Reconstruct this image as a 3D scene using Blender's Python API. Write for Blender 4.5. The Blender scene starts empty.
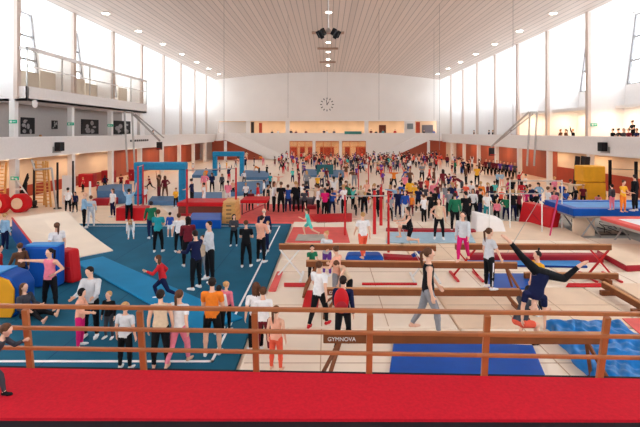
import bpy, math, random
import numpy as np
from mathutils import Vector, Matrix
random.seed(7)
C = bpy.context.scene.collection
PI = math.pi
F, VX, VY, E = 450.0, 327.0, 132.0, 4.8      # focal length in px, vanishing point, eye height

# ------------------------------------------------------------------ helpers
def lin(c):
    c = c / 255.0
    return c / 12.92 if c <= .04045 else ((c + .055) / 1.055) ** 2.4
def P(px, py, z=0.0):
    """point of the horizontal plane z seen at a pixel"""
    Y = F * (E - z) / (py - VY)
    return Vector(((px - VX) * Y / F, Y, z))
def Q(px, py, Y):
    return Vector(((px - VX) * Y / F, Y, E - (py - VY) * Y / F))

MATS = {}
def mat(name, rgb, rough=.6, var=.06, scale=6., bump=0., metal=0., spec=.22, emit=0.):
    if name in MATS: return MATS[name]
    m = bpy.data.materials.new(name); m.use_nodes = True
    nt = m.node_tree; b = nt.nodes['Principled BSDF']
    col = [lin(v) for v in rgb] + [1]
    b.inputs['Roughness'].default_value = rough
    b.inputs['Metallic'].default_value = metal
    b.inputs['Specular IOR Level'].default_value = spec
    tc = nt.nodes.new('ShaderNodeTexCoord'); no = nt.nodes.new('ShaderNodeTexNoise')
    no.inputs['Scale'].default_value = scale; no.inputs['Detail'].default_value = 3
    nt.links.new(tc.outputs['Object'], no.inputs['Vector'])
    rp = nt.nodes.new('ShaderNodeValToRGB')
    rp.color_ramp.elements[0].position = .3; rp.color_ramp.elements[1].position = .7
    rp.color_ramp.elements[0].color = [c * (1 - var) for c in col[:3]] + [1]
    rp.color_ramp.elements[1].color = [min(1, c * (1 + var)) for c in col[:3]] + [1]
    nt.links.new(no.outputs['Fac'], rp.inputs['Fac']); nt.links.new(rp.outputs['Color'], b.inputs['Base Color'])
    if bump:
        bp = nt.nodes.new('ShaderNodeBump'); bp.inputs['Strength'].default_value = bump
        nt.links.new(no.outputs['Fac'], bp.inputs['Height']); nt.links.new(bp.outputs['Normal'], b.inputs['Normal'])
    if emit:
        b.inputs['Emission Color'].default_value = col; b.inputs['Emission Strength'].default_value = emit
    MATS[name] = m
    return m

def stripes(name, rgb, period, axis=0, gap=.12, dark=.72, rough=.6, var=.1, grain=(1, 12, 1)):
    """planks: grooves across one axis, every board a slightly different tone"""
    m = bpy.data.materials.new(name); m.use_nodes = True
    nt = m.node_tree; N = nt.nodes.new; L = nt.links.new; b = nt.nodes['Principled BSDF']
    b.inputs['Roughness'].default_value = rough
    col = [lin(v) for v in rgb]
    tc = N('ShaderNodeTexCoord'); sp = N('ShaderNodeSeparateXYZ'); L(tc.outputs['Object'], sp.inputs[0])
    d = N('ShaderNodeMath'); d.operation = 'DIVIDE'; d.inputs[1].default_value = period; L(sp.outputs[axis], d.inputs[0])
    fr = N('ShaderNodeMath'); fr.operation = 'FRACT'; L(d.outputs[0], fr.inputs[0])
    fl = N('ShaderNodeMath'); fl.operation = 'FLOOR'; L(d.outputs[0], fl.inputs[0])
    wn = N('ShaderNodeTexWhiteNoise'); wn.noise_dimensions = '1D'; L(fl.outputs[0], wn.inputs['W'])
    lt = N('ShaderNodeMath'); lt.operation = 'LESS_THAN'; lt.inputs[1].default_value = gap; L(fr.outputs[0], lt.inputs[0])
    mp = N('ShaderNodeMapping'); mp.inputs['Scale'].default_value = grain; L(tc.outputs['Object'], mp.inputs[0])
    no = N('ShaderNodeTexNoise'); no.inputs['Scale'].default_value = .35; no.inputs['Detail'].default_value = 4; L(mp.outputs[0], no.inputs['Vector'])
    ad = N('ShaderNodeMath'); ad.operation = 'ADD'; L(wn.outputs['Value'], ad.inputs[0]); L(no.outputs['Fac'], ad.inputs[1])
    hf = N('ShaderNodeMath'); hf.operation = 'MULTIPLY'; hf.inputs[1].default_value = .5; L(ad.outputs[0], hf.inputs[0])
    rp = N('ShaderNodeValToRGB'); L(hf.outputs[0], rp.inputs['Fac'])
    rp.color_ramp.elements[0].position = .2; rp.color_ramp.elements[1].position = .8
    rp.color_ramp.elements[0].color = [c * (1 - var) for c in col] + [1]
    rp.color_ramp.elements[1].color = [min(1, c * (1 + var)) for c in col] + [1]
    mx = N('ShaderNodeMixRGB'); L(lt.outputs[0], mx.inputs['Fac']); L(rp.outputs['Color'], mx.inputs[1])
    mx.inputs[2].default_value = [c * dark for c in col] + [1]
    L(mx.outputs[0], b.inputs['Base Color'])
    bp = N('ShaderNodeBump'); bp.inputs['Strength'].default_value = .4; bp.invert = True
    L(lt.outputs[0], bp.inputs['Height']); L(bp.outputs['Normal'], b.inputs['Normal'])
    MATS[name] = m
    return m

def glass_mat(name, tint=(240, 245, 245), gloss=.08):
    m = bpy.data.materials.new(name); m.use_nodes = True
    nt = m.node_tree; nt.nodes.remove(nt.nodes['Principled BSDF'])
    o = nt.nodes['Material Output']; t = nt.nodes.new('ShaderNodeBsdfTransparent'); g = nt.nodes.new('ShaderNodeBsdfGlossy')
    t.inputs[0].default_value = [lin(v) for v in tint] + [1]; g.inputs['Roughness'].default_value = .05
    mx = nt.nodes.new('ShaderNodeMixShader'); mx.inputs[0].default_value = gloss
    nt.links.new(t.outputs[0], mx.inputs[1]); nt.links.new(g.outputs[0], mx.inputs[2]); nt.links.new(mx.outputs[0], o.inputs[0])
    MATS[name] = m
    return m

def emit_mat(name, rgb, strength):
    m = bpy.data.materials.new(name); m.use_nodes = True
    nt = m.node_tree; b = nt.nodes['Principled BSDF']
    b.inputs['Base Color'].default_value = [lin(v) for v in rgb] + [1]
    b.inputs['Emission Color'].default_value = [lin(v) for v in rgb] + [1]; b.inputs['Emission Strength'].default_value = strength
    MATS[name] = m
    return m

class MB:
    """collects simple solids and links them as ONE mesh"""
    def __init__(s): s.v = []; s.f = []
    def add(s, vs, fs):
        o = len(s.v); s.v += [tuple(v) for v in vs]; s.f += [tuple(i + o for i in f) for f in fs]
        return s
    def hexa(s, b, t):
        """bottom and top rings of n points"""
        n = len(b); fs = [tuple(range(n - 1, -1, -1)), tuple(range(n, 2 * n))]
        fs += [(i, (i + 1) % n, n + (i + 1) % n, n + i) for i in range(n)]
        return s.add(list(b) + list(t), fs)
    def box(s, x0, x1, y0, y1, z0, z1):
        x0, x1 = min(x0, x1), max(x0, x1); y0, y1 = min(y0, y1), max(y0, y1); z0, z1 = min(z0, z1), max(z0, z1)
        r = [(x0, y0), (x1, y0), (x1, y1), (x0, y1)]
        return s.hexa([(x, y, z0) for x, y in r], [(x, y, z1) for x, y in r])
    def prism(s, pts, z0, z1):
        a = sum(pts[i][0] * pts[(i + 1) % len(pts)][1] - pts[(i + 1) % len(pts)][0] * pts[i][1] for i in range(len(pts)))
        if a < 0: pts = pts[::-1]
        return s.hexa([(p[0], p[1], z0) for p in pts], [(p[0], p[1], z1) for p in pts])
    def bar(s, a, b, w, h=None, up=(0, 0, 1)):
        """square bar from a to b"""
        h = h or w; a = Vector(a); b = Vector(b); d = (b - a).normalized(); u = Vector(up)
        if abs(d.dot(u)) > .98: u = Vector((0, 1, 0))
        x = d.cross(u).normalized(); y = x.cross(d)
        r = [(-1, -1), (1, -1), (1, 1), (-1, 1)]
        return s.hexa([a + x * w / 2 * i + y * h / 2 * j for i, j in r][::-1], [b + x * w / 2 * i + y * h / 2 * j for i, j in r][::-1])
    def cone(s, a, b, ra, rb, n=12, caps=0):
        """tapered tube; caps>0 gives it round ends"""
        a = Vector(a); b = Vector(b); d = b - a; L = d.length
        d = d.normalized() if L > 1e-6 else Vector((0, 0, 1))
        u = Vector((0, 0, 1)) if abs(d.z) < .9 else Vector((0, 1, 0))
        x = d.cross(u).normalized(); y = d.cross(x)
        rings = []
        if caps:
            for k in range(caps): t = PI / 2 * (1 - (k + .25) / caps); rings.append((a - d * ra * math.sin(t), ra * math.cos(t)))
        rings.append((a, ra)); rings.append((b, rb))
        if caps:
            for k in range(caps - 1, -1, -1): t = PI / 2 * (1 - (k + .25) / caps); rings.append((b + d * rb * math.sin(t), rb * math.cos(t)))
        vs = []; fs = []
        for c, r in rings:
            for i in range(n):
                q = 2 * PI * i / n; vs.append(c + (x * math.cos(q) + y * math.sin(q)) * r)
        for k in range(len(rings) - 1):
            for i in range(n):
                j = (i + 1) % n; fs.append((k * n + j, k * n + i, (k + 1) * n + i, (k + 1) * n + j))
        fs.append(tuple(range(n))); fs.append(tuple(range(len(rings) * n - 1, (len(rings) - 1) * n - 1, -1)))
        return s.add(vs, [f[::-1] for f in fs])
    def tube(s, pts, r, n=8):
        for i in range(len(pts) - 1): s.cone(pts[i], pts[i + 1], r, r, n, 1)
        return s
    def ball(s, c, r, X=None, Y=None, Z=None, n=14, m=9):
        c = Vector(c); X = X or Vector((1, 0, 0)); Y = Y or Vector((0, 1, 0)); Z = Z or Vector((0, 0, 1))
        vs = []; fs = []
        for j in range(m + 1):
            t = PI * (j + .02) / (m + .04)
            for i in range(n):
                q = 2 * PI * i / n
                vs.append(c + X * (r[0] * math.sin(t) * math.cos(q)) + Y * (r[1] * math.sin(t) * math.sin(q)) + Z * (r[2] * math.cos(t)))
        for j in range(m):
            for i in range(n):
                k = (i + 1) % n; fs.append((j * n + i, (j + 1) * n + i, (j + 1) * n + k, j * n + k))
        fs.append(tuple(range(n))); fs.append(tuple(range((m + 1) * n - 1, m * n - 1, -1)))
        return s.add(vs, fs)
    def loft(s, rings):
        n = len(rings[0]); vs = [v for r in rings for v in r]; fs = []
        for k in range(len(rings) - 1):
            for i in range(n):
                j = (i + 1) % n; fs.append((k * n + i, k * n + j, (k + 1) * n + j, (k + 1) * n + i))
        fs.append(tuple(range(n - 1, -1, -1))); fs.append(tuple(range((len(rings) - 1) * n, len(rings) * n)))
        return s.add(vs, fs)
    def quadwall(s, axis, c, u0, u1, z0, z1, holes, th):
        """wall in the plane axis=c with rectangular holes; th = thickness (signed)"""
        us = sorted({u0, u1} | {h[0] for h in holes} | {h[1] for h in holes})
        zs = sorted({z0, z1} | {h[2] for h in holes} | {h[3] for h in holes})
        for i in range(len(us) - 1):
            for j in range(len(zs) - 1):
                a, b, p, q = us[i], us[i + 1], zs[j], zs[j + 1]; m, n = (a + b) / 2, (p + q) / 2
                if any(h[0] < m < h[1] and h[2] < n < h[3] for h in holes): continue
                if axis == 'y': s.box(a, b, c, c + th, p, q)
                else: s.box(c, c + th, a, b, p, q)
        return s
    def build(s, name, m, parent=None, bevel=0., smooth=False, loc=None):
        me = bpy.data.meshes.new(name); me.from_pydata(s.v, [], s.f); me.update()
        o = bpy.data.objects.new(name, me); C.objects.link(o)
        if m: me.materials.append(m)
        if smooth: me.polygons.foreach_set('use_smooth', [True] * len(me.polygons))
        if bevel:
            b = o.modifiers.new('Bevel', 'BEVEL'); b.width = bevel; b.segments = 2; b.limit_method = 'ANGLE'
        if loc: o.location = loc
        if parent: o.parent = parent
        return o

def tag(o, label=None, cat=None, group=None, kind=None):
    if label: o['label'] = label
    if cat: o['category'] = cat
    if group: o['group'] = group
    if kind: o['kind'] = kind
    return o
def thing(name, label, cat, loc=(0, 0, 0), rz=0., group=None):
    o = bpy.data.objects.new(name, None); C.objects.link(o); o.empty_display_size = .2
    o.location = loc; o.rotation_euler = (0, 0, rz)
    return tag(o, label, cat, group)
def struct(name, mb, m, parent=None, **k):
    o = mb.build(name, m, parent, **k)
    if not parent: o['kind'] = 'structure'
    return o

# ------------------------------------------------------------------ materials
WHITE = mat('white_plaster', (244, 240, 238), .8, .015)
CREAM = mat('cream_plaster', (236, 231, 228), .8, .02)
FARW = mat('far_wall_panels', (236, 228, 222), .8, .02, .4)
POSTM = mat('pinkish_post_paint', (214, 196, 186), .7, .03)
GREYW = mat('grey_gallery_wall', (190, 182, 178), .85, .03)
BEIGE = mat('beige_wall', (218, 192, 166), .8, .05, .6)
BROWN = stripes('brown_wood_panelling', (160, 72, 44), .9, 1, .03, .6, .5, .14, (1, 1, .2))
WAINS = mat('red_brown_wainscot', (158, 62, 42), .6, .12, 1.2)
CEIL = stripes('ceiling_boards', (218, 202, 192), .5, 0, .12, .55, .6, .06)
FLOORM = stripes('sports_floor_boards', (240, 218, 198), .5, 0, .01, .9, .35, .05, (4, .3, 1))
FRAME = mat('window_frame_grey', (150, 146, 146), .5)
GLASS = glass_mat('window_glass')
BGLASS = glass_mat('balustrade_glass', (240, 236, 232), .05)
BLACK = mat('black_plastic', (22, 22, 26), .5)
DARK = mat('dark_steel', (52, 48, 50), .4, metal=.5)
STEEL = mat('grey_steel', (176, 172, 168), .35, metal=.6)
WSTEEL = mat('white_painted_steel', (235, 232, 228), .4)
REDP = mat('red_painted_steel', (196, 36, 40), .4)
LAMP = emit_mat('downlight_glow', (255, 250, 240), 14.)
RED = mat('red_vinyl', (200, 24, 32), .5, .08, 2.)
DRED = mat('dark_red_vinyl', (160, 30, 42), .5, .1, 2.)
PINK = mat('faded_red_vinyl', (226, 96, 90), .55, .1, 2.)
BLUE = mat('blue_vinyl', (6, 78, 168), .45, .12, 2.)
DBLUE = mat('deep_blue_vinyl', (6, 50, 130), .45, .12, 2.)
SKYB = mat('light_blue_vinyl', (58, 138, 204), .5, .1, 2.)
CYAN = mat('cyan_mat_cloth', (8, 128, 178), .7, .06, 1.5)
YEL = mat('yellow_vinyl', (236, 166, 38), .5, .08, 2.)
TAN = mat('tan_mat_cloth', (234, 206, 178), .7, .06, 1.2)
MATB = mat('cream_landing_mat', (242, 224, 204), .75, .05, .9, bump=.05)
GREYC = mat('grey_carpet', (176, 170, 160), .9, .08, 2.)
CARPET = mat('spring_floor_carpet', (22, 92, 120), .85, .12, .8, bump=.05)
LINEW = mat('white_line_tape', (240, 240, 240), .7)
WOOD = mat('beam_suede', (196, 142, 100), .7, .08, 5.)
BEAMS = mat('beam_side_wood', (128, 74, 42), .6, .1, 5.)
RAILW = stripes('rail_varnished_wood', (172, 102, 58), .9, 0, .0, .9, .35, .14, (.3, 6, 6))
PLINTH = mat('plinth_wood', (222, 166, 98), .5, .1, 3.)
REDC = mat('red_carpet', (200, 22, 42), .9, .1, 30., bump=.1)
EXITM = emit_mat('exit_sign_green', (30, 150, 120), .4)

# ------------------------------------------------------------------ the hall
XL, XR, YF = -19.5, 19.9, 79.0
BAY, YL0, YR0 = 6.35, 28.3, 34.3
struct('floor', MB().box(-24, 24, -8, 85, -.3, 0), FLOORM)
# ceiling: shallow barrel vault with board joints running down the hall
rings = []
NS = 28
for y in (-8, YF):
    top = [(XL - .1 + (XR - XL + .2) * i / NS, y, 13.95 + 1.4 * (1 - ((i / NS - .5) * 2) ** 2)) for i in range(NS + 1)]
    rings.append(top + [(p[0], y, p[2] + .3) for p in top[::-1]])
struct('ceiling', MB().loft(rings), CEIL)
for side, X0, s in (('left', XL, -1), ('right', XR, 1)):
    # soffit above the light shafts and outer wall (leans outwards), window strip left open
    struct('ceiling_' + side, MB().box(X0, X0 + s * 4.6, -8, YF, 13.95, 14.2), WHITE)
    xo = lambda z, s=s, X0=X0: X0 + s * ((2.45 if s > 0 else 2.1) + max(0, z - 4.8) * .12)
    w = MB()
    for z0, z1 in ((2.9, 8.4), (13.75, 14.1)):
        w.hexa([(xo(z0), -8, z0), (xo(z0) + s * .25, -8, z0), (xo(z0) + s * .25, YF, z0), (xo(z0), YF, z0)],
               [(xo(z1), -8, z1), (xo(z1) + s * .25, -8, z1), (xo(z1) + s * .25, YF, z1), (xo(z1), YF, z1)])
    struct('wall_' + side, w, WHITE)
    low = MB().box(X0 + s * 2.9, X0 + s * 3.2, -8, YF, 0, 3.2)
    struct('wall_%s_lower' % side, low, BEIGE)
    ybr = 47. if s < 0 else 44.5
    zc = .85 if s < 0 else 1.4
    struct('wall_%s_panelling' % side, MB().box(X0 + s * 2.8, X0 + s * 2.9, ybr, YF, 0, 3.1), BROWN)
    struct('wall_%s_wainscot' % side, MB().box(X0 + s * 2.82, X0 + s * 2.9, -8, ybr, 0, zc), WAINS)
    # gallery: slab and parapet
    struct('floor_gallery_' + side, MB().box(X0, X0 + s * 2.9, -8, YF, 3.13, 3.4), CREAM)
    struct('wall_%s_parapet' % side, MB().box(X0 - s * .02, X0 + s * .14, -8, YF, 3.1, 4.47), CREAM, bevel=.02)
    struct('trim_%s_parapet_cap' % side, MB().box(X0 - s * .06, X0 + s * .2, -8, YF, 4.42, 4.49), WHITE)
    struct('floor_tier_' + side, MB().box(X0 + s * 1.2, X0 + s * 2.4, -8, YF, 3.4, 3.95), GREYW)
struct('wall_back', MB().quadwall('y', -8, -24, 24, 0, 15.8, [(-9, 9, 8.5, 11.5)], -.3), CREAM)
# fins between the light shafts, columns below them
nw = 0
for side, X0, Y0, s in (('left', XL, YL0, -1), ('right', XR, YR0, 1)):
    k0 = int(math.ceil((-6 - Y0) / BAY)); ys = [Y0 + BAY * k for k in range(k0, 9) if Y0 + BAY * k < YF - 1]
    for y in ys:
        if y > 14:
            b = MB(); z0, z1 = 3.4, 13.97
            a0, a1 = X0 + s * 2.5, X0 + s * 3.65
            rec = s < 0 and 28 < y < 48
            if rec: z0 = 6.9; a0 = X0 + s * 2.7
            b.hexa([(X0 + s * .16, y, z0), (a0, y, z0), (a0, y + .28, z0), (X0 + s * .16, y + .28, z0)],
                   [(X0 + s * .16, y, z1), (a1, y, z1), (a1, y + .28, z1), (X0 + s * .16, y + .28, z1)])
            struct('pillar', b, WHITE)
            struct('pillar_post', MB().box(X0 - s * .04, X0 + s * .2, y - .04, y + .32, 6.9 if rec else 4.47, 13.97), POSTM)['kind'] = 'structure'
            struct('column', MB().box(X0 + s * .1, X0 + s * .5, y, y + .4, 0, 3.13), CREAM, bevel=.02)
            if rec: struct('column', MB().box(X0 + s * .15, X0 + s * .5, y, y + .35, 3.4, 6.9), WHITE)
    # windows: one per bay, standing in the leaning outer wall
    for y in ys:
        if y < 9: continue
        nw += 1
        ya, yb = y + .32, min(y + BAY - .04, YF)
        t = bpy.data.objects.new('window_%d' % nw, None); C.objects.link(t); t['kind'] = 'structure'
        q = lambda yy, z: Vector((X0 + s * ((2.55 if s > 0 else 2.2) + (z - 4.8) * .12), yy, z))
        f = MB()
        zs = [8.4, 10.2, 12.0, 13.75]
        for z in zs: f.bar(q(ya, z), q(yb, z), .12, .16)
        for yy in (ya + .05, (ya + yb) / 2, yb - .1): f.bar(q(yy, 8.4), q(yy, 13.75), .16, .16, up=(0, 1, 0))
        f.build('window_frame', FRAME, t)
        g = MB(); g.add([q(ya, 8.4), q(yb, 8.4), q(yb, 13.75), q(ya, 13.75)], [(0, 1, 2, 3)])
        g.build('pane', GLASS, t)
        # daylight enters here (portal for the sky)
        for zz in (11.07,):
            ld = bpy.data.lights.new('window_portal', 'AREA'); ld.shape = 'RECTANGLE'; ld.size = yb - ya; ld.size_y = 5.3
            ld.cycles.is_portal = True
            lo = bpy.data.objects.new('window_portal', ld); C.objects.link(lo); lo.location = q((ya + yb) / 2, zz) + Vector((s * .1, 0, 0))
            lo.rotation_euler = Vector((s, 0, 0)).to_track_quat('Z', 'Y').to_euler()

# ---- far wall with its two rows of openings
YFW = YF
def fx(px): return (px - VX) * YFW / F
def fz(py): return E - (py - VY) * YFW / F
up = [(218.5, 246), (250, 285.5), (289.5, 364.5), (368.5, 404.5), (415, 437)]
dn = [(289.5, 312.5), (315.5, 339), (342, 366)]
holes = [(fx(a), fx(b), fz(133), fz(120.7)) for a, b in up] + [(fx(a), fx(b), 0, fz(141)) for a, b in dn]
struct('wall_far', MB().quadwall('y', YFW, -24, 24, 0, 15.8, holes, .4), FARW)
b = MB()
for z in (8.2, 9.9, 11.6, 13.3): b.box(-19.4, 19.8, YFW - .02, YFW, z, z + .03)
for i in range(-7, 8): b.box(i * 2.6, i * 2.6 + .03, YFW - .02, YFW, 6.8, 15.4)
struct('trim_1', b, CREAM)
struct('trim_2', MB().box(-19.5, 19.9, YFW - .12, YFW, fz(120.9), fz(120.2)), WHITE)
BACKR = mat('foyer_wall_beige', (232, 200, 168), .8, .08, .5)
struct('wall_far_foyer', MB().box(-24, 24, YF + 4.6, YF + 4.9, 0, 8), BACKR)
struct('floor_far_gallery', MB().box(-24, 24, YF + .4, YF + 4.6, 3.1, 4.3), CREAM)
struct('ceiling_far_gallery', MB().box(-24, 24, YF + .4, YF + 4.6, 6.9, 7.2), CREAM)
struct('ceiling_outer_end', MB().box(-24, 24, YF, YF + 5, 15.4, 15.8), CREAM)
for px0, px1, y0, y1, m in ((219, 246, 122, 133, GREYW), (251, 254, 122, 133, DARK), (259, 262, 123, 133, WAINS), (379, 386, 125, 133, mat('dark_brown_door', (88, 42, 30), .5)), (416, 420, 122, 133, WAINS), (422, 433, 125, 133, mat('slate_door', (104, 98, 104), .5))):
    Yb = YF + 4.5
    struct('door_far_gallery', MB().box((px0 - VX) * Yb / F, (px1 - VX) * Yb / F, Yb, Yb + .1, 4.3, E - (y0 - VY) * Yb / F), m)
    C.objects[-1]['kind'] = 'structure'
# glazed doors of the foyer below
k = 0
for a, c in dn:
    k += 1
    t = bpy.data.objects.new('door_%d' % k, None); C.objects.link(t); t['kind'] = 'structure'
    x0, x1, z1 = fx(a), fx(c), fz(141)
    f = MB(); n = 3
    for i in range(n + 1):
        x = x0 + (x1 - x0) * i / n; f.box(x - .06, x + .06, YFW + .1, YFW + .2, 0, z1)
    f.box(x0, x1, YFW + .1, YFW + .2, z1 - .12, z1); f.box(x0, x1, YFW + .1, YFW + .2, 2.1, 2.2)
    f.build('door_frame', mat('door_frame_oak', (190, 120, 78), .5), t)
    MB().box(x0, x1, YFW + .15, YFW + .16, 0, z1).build('pane', BGLASS, t)
for px0, px1 in ((289, 297), (300, 305), (308, 313), (320, 334), (345, 350), (356, 366)):
    Yb = YF + 4.4
    tag(MB().box((px0 - VX) * Yb / F, (px1 - VX) * Yb / F, Yb, Yb + .12, 0, 2.1).build('coat_rack', WAINS),
        'red-brown coat rack panel seen through the foyer doors in the far wall', 'coat rack', 'coat racks in the foyer')
# ---- staircases at both ends of the far wall, dark panelling underneath
def wallpoly(name, pts, Y, th, m):
    b = MB(); r = [Q(x, y, Y) for x, y in pts]
    b.hexa([(p.x, Y, p.z) for p in r], [(p.x, Y + th, p.z) for p in r])
    return struct(name, b, m)
YS = 76.6
wallpoly('trim_3', [(218, 133.2), (237, 133.2), (291, 159), (270, 159), (226, 140.2), (216, 141)], YS, .3, CREAM)
wallpoly('trim_4', [(442, 133.2), (423, 133.2), (369, 159), (388, 159), (430, 140.2), (442, 141)], YS, .3, CREAM)
wallpoly('wall_far_panelling_left', [(212, 141), (226, 140.2), (262, 156), (262, 160), (212, 160)], YS + .9, .1, BROWN)
wallpoly('wall_far_panelling_right', [(446, 141), (430, 140.2), (394, 156), (394, 160), (446, 160)], YS + .9, .1, BROWN)
struct('column', MB().box(Q(225.5, 150, 76.3).x - .2, Q(225.5, 150, 76.3).x + .2, 76.1, 76.5, 0, 3.3), CREAM)
struct('column', MB().box(Q(428.5, 150, 76.3).x - .2, Q(428.5, 150, 76.3).x + .2, 76.1, 76.5, 0, 3.3), CREAM)

# ---- big numeral-less clock on the far wall
ck = thing('wall_clock', 'large round clock of black hour marks on the pale far wall', 'clock', (fx(327), YFW - .03, fz(104.5)))
for i in range(12):
    a = i * PI / 6; r0, r1 = (.88, 1.2)
    MB().bar((math.sin(a) * r0, 0, math.cos(a) * r0), (math.sin(a) * r1, 0, math.cos(a) * r1), .14, .05, up=(0, 1, 0)).build('hour_mark', BLACK, ck)
for a, L in ((PI * 2 * .98, .8), (PI * 2 * .1, .6)):
    MB().bar((-math.sin(a) * .12, -.03, -math.cos(a) * .12), (math.sin(a) * L, -.03, math.cos(a) * L), .1, .04, up=(0, 1, 0)).build('clock_hand', BLACK, ck)
tag(MB().box(fx(407), fx(413), YFW - .2, YFW - .02, fz(129), fz(123.5)).build('monitor', mat('grey_screen', (120, 126, 128), .3), bevel=.03),
    'small grey monitor on the far wall between two gallery openings', 'monitor')

# ---- upper left balcony with its glass front
t = bpy.data.objects.new('wall_left_balcony', None); C.objects.link(t); t['kind'] = 'structure'
y0, y1, xf = YL0 + .1, 47.2, -18.9
MB().box(xf, xf - .15, y0, y1, 6.75, 7.7).box(xf, -22.6, y0, y0 + .15, 6.75, 7.7).box(xf, -22.6, y0, y1, 6.75, 6.95).build('balcony_base', CREAM, t, bevel=.02)
b = MB().box(xf + .05, xf - .1, y0, y1, 10.0, 10.22).box(xf, xf - .06, y0, y1, 8.95, 9.02)
b.box(xf, -19.6, y0, y0 + .1, 10.0, 10.22)
b.build('top_rail', CREAM, t)
for i in range(6):
    y = y0 + (y1 - y0) * i / 5
    MB().box(xf, xf - .07, y - .04, y + .04, 7.7, 10.0).build('baluster', STEEL, t)
MB().box(xf - .03, xf - .05, y0, y1, 7.7, 10.0).build('glass_front', BGLASS, t)
b = MB()
for i in range(9):
    if i % 4 != 3: b.box(-20.9, -21.0, y0 + .3 + 2.05 * i, y0 + 2.25 + 2.05 * i, 6.95, 9.3 - .25 * (i % 2))
b.build('partition_panel', mat('partition_cream', (224, 212, 196), .7, .04, .5), t)
struct('wall_left_gallery', MB().box(-21.5, -21.58, 14, 47.2, 3.4, 6.75), GREYW)
def picture(px0, px1, py0, py1, label, seed):
    X = -21.49; ya, yb = F * X / (px0 - VX), F * X / (px1 - VX)
    za, zb = E - (py1 - VY) * (ya + yb) / 2 / F, E - (py0 - VY) * (ya + yb) / 2 / F
    za = max(za, 4.2)
    t = thing('framed_picture', label, 'picture', (X, (ya + yb) / 2, (za + zb) / 2)); w, h = (yb - ya) / 2, (zb - za) / 2
    MB().box(0, .06, -w, w, -h, h).build('picture_frame', BLACK, t)
    r = random.Random(seed); b = MB()
    for i in range(7):
        u, v = r.uniform(-.7, .7) * w, r.uniform(-.7, .7) * h
        b.ball((.06, u, v), (.012, w * r.uniform(.1, .3), h * r.uniform(.1, .4)))
    b.build('picture_print', mat('print_grey', (150, 145, 145), .6, .3, 8), t)
picture(20.5, 34, 117.5, 134, 'tall dark photograph on the grey gallery wall nearest the camera', 1)
picture(51.5, 57, 120.5, 129, 'smallest dark photograph on the grey gallery wall', 2)
picture(81, 98, 119.5, 134, 'wide dark photograph with a white figure on the grey gallery wall', 3)
picture(113.5, 130, 121, 134, 'wide dark photograph at the far end of the grey gallery wall', 4)
tag(MB().cone((-18.86, 29.0, 6.62), (-18.8, 29.0, 6.62), .27, .27, 24).build('wall_disc', WHITE, bevel=.02),
    'round white disc fixed to the near corner of the upper left balcony', 'disc')
def exit_sign(X, Y, z, label):
    t = thing('exit_sign', label, 'exit sign', (X, Y, z))
    MB().box(-.25, .25, -.05, 0, -.11, .11).build('sign_box', EXITM, t)
    MB().box(-.18, -.05, -.06, -.05, -.06, .06).box(.0, .18, -.06, -.05, -.02, .02).build('sign_symbol', WHITE, t)
exit_sign(-19.7, YL0 - .05, 5.45, 'green exit sign on the gallery post nearest the camera at left')
exit_sign(-19.7, YL0 + BAY - .05, 5.42, 'green exit sign on the second gallery post at left')
exit_sign(-19.7, YL0 + 2 * BAY - .05, 5.4, 'green exit sign on the third gallery post at left')
exit_sign(-19.55, YL0 - .1, 1.9, 'green exit sign on the floor level column by the wall bars')
exit_sign(20.3, YR0 - .05, 5.35, 'green exit sign on the white gallery fin at right')
# slab over the right gallery, lamps below it
struct('ceiling_gallery_right', MB().box(20.35, 22.6, YR0 + .3, YR0 + 2 * BAY, 6.55, 6.8), CREAM)
struct('ceiling_gallery_right_near', MB().box(22.0, 24, 8, YR0, 6.6, 6.8), CREAM)
def warm(X, Y, z, sx, sy, pw, col=(1, .72, .45), rot=None):
    ld = bpy.data.lights.new('warm_strip_lamp', 'AREA'); ld.shape = 'RECTANGLE'; ld.size = sx; ld.size_y = sy; ld.energy = pw; ld.color = col
    o = bpy.data.objects.new('warm_strip_lamp', ld); C.objects.link(o); o.location = (X, Y, z)
    if rot: o.rotation_euler = rot
    return o
for k in range(8):
    yl, yr = YL0 + BAY * (k - .5), YR0 + BAY * (k - .5)
    warm(-21.3, yl, 3.08, .4, 3, 40); warm(21.7, yr, 3.08, .4, 3, 40)
    if k < 3: warm(21.4, YR0 + BAY * (k - .5) + 1, 6.5, .3, 3, 80)
warm(0, YF + 2.5, 3.05, 30, 2, 330, (1, .8, .55)); warm(0, YF + 2.2, 6.85, 34, 2, 260, (1, .82, .6))

# ---- downlights
n = 0
def downlight(x, y, label, group, r=.26):
    t = thing('ceiling_downlight', label, 'ceiling light', (x, y, 13.95 + 1.4 * (1 - ((x - .2) / 19.8) ** 2) - .01), 0, group)
    MB().cone((0, 0, -.05), (0, 0, .05), r + .05, r + .05, 20).build('rim', WSTEEL, t)
    MB().cone((0, 0, -.07), (0, 0, -.04), r, r, 20).build('diffuser', LAMP, t)
    return t
for i in range(8):
    lab = ['nearest to the camera', 'second from the camera', 'third from the camera', 'fourth from the camera', 'fifth from the camera', 'sixth from the camera', 'seventh from the camera', 'closest to the far wall'][i]
    if i < 7: downlight(-17.5, 35.6 + 6.2 * i, 'round white downlight in the left ceiling row, ' + lab, 'left row of ceiling lights')
    if i < 7: downlight(17.9, 35.6 + 6.2 * i, 'round white downlight in the right ceiling row, ' + lab, 'right row of ceiling lights')
for i, y in enumerate((39.5, 52.8, 59, 65, 71)):
    downlight(.15, y, 'round white downlight in the middle ceiling row, ' + ['first', 'second', 'third', 'fourth', 'last'][i] + ' from the camera', 'middle row of ceiling lights')
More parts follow.
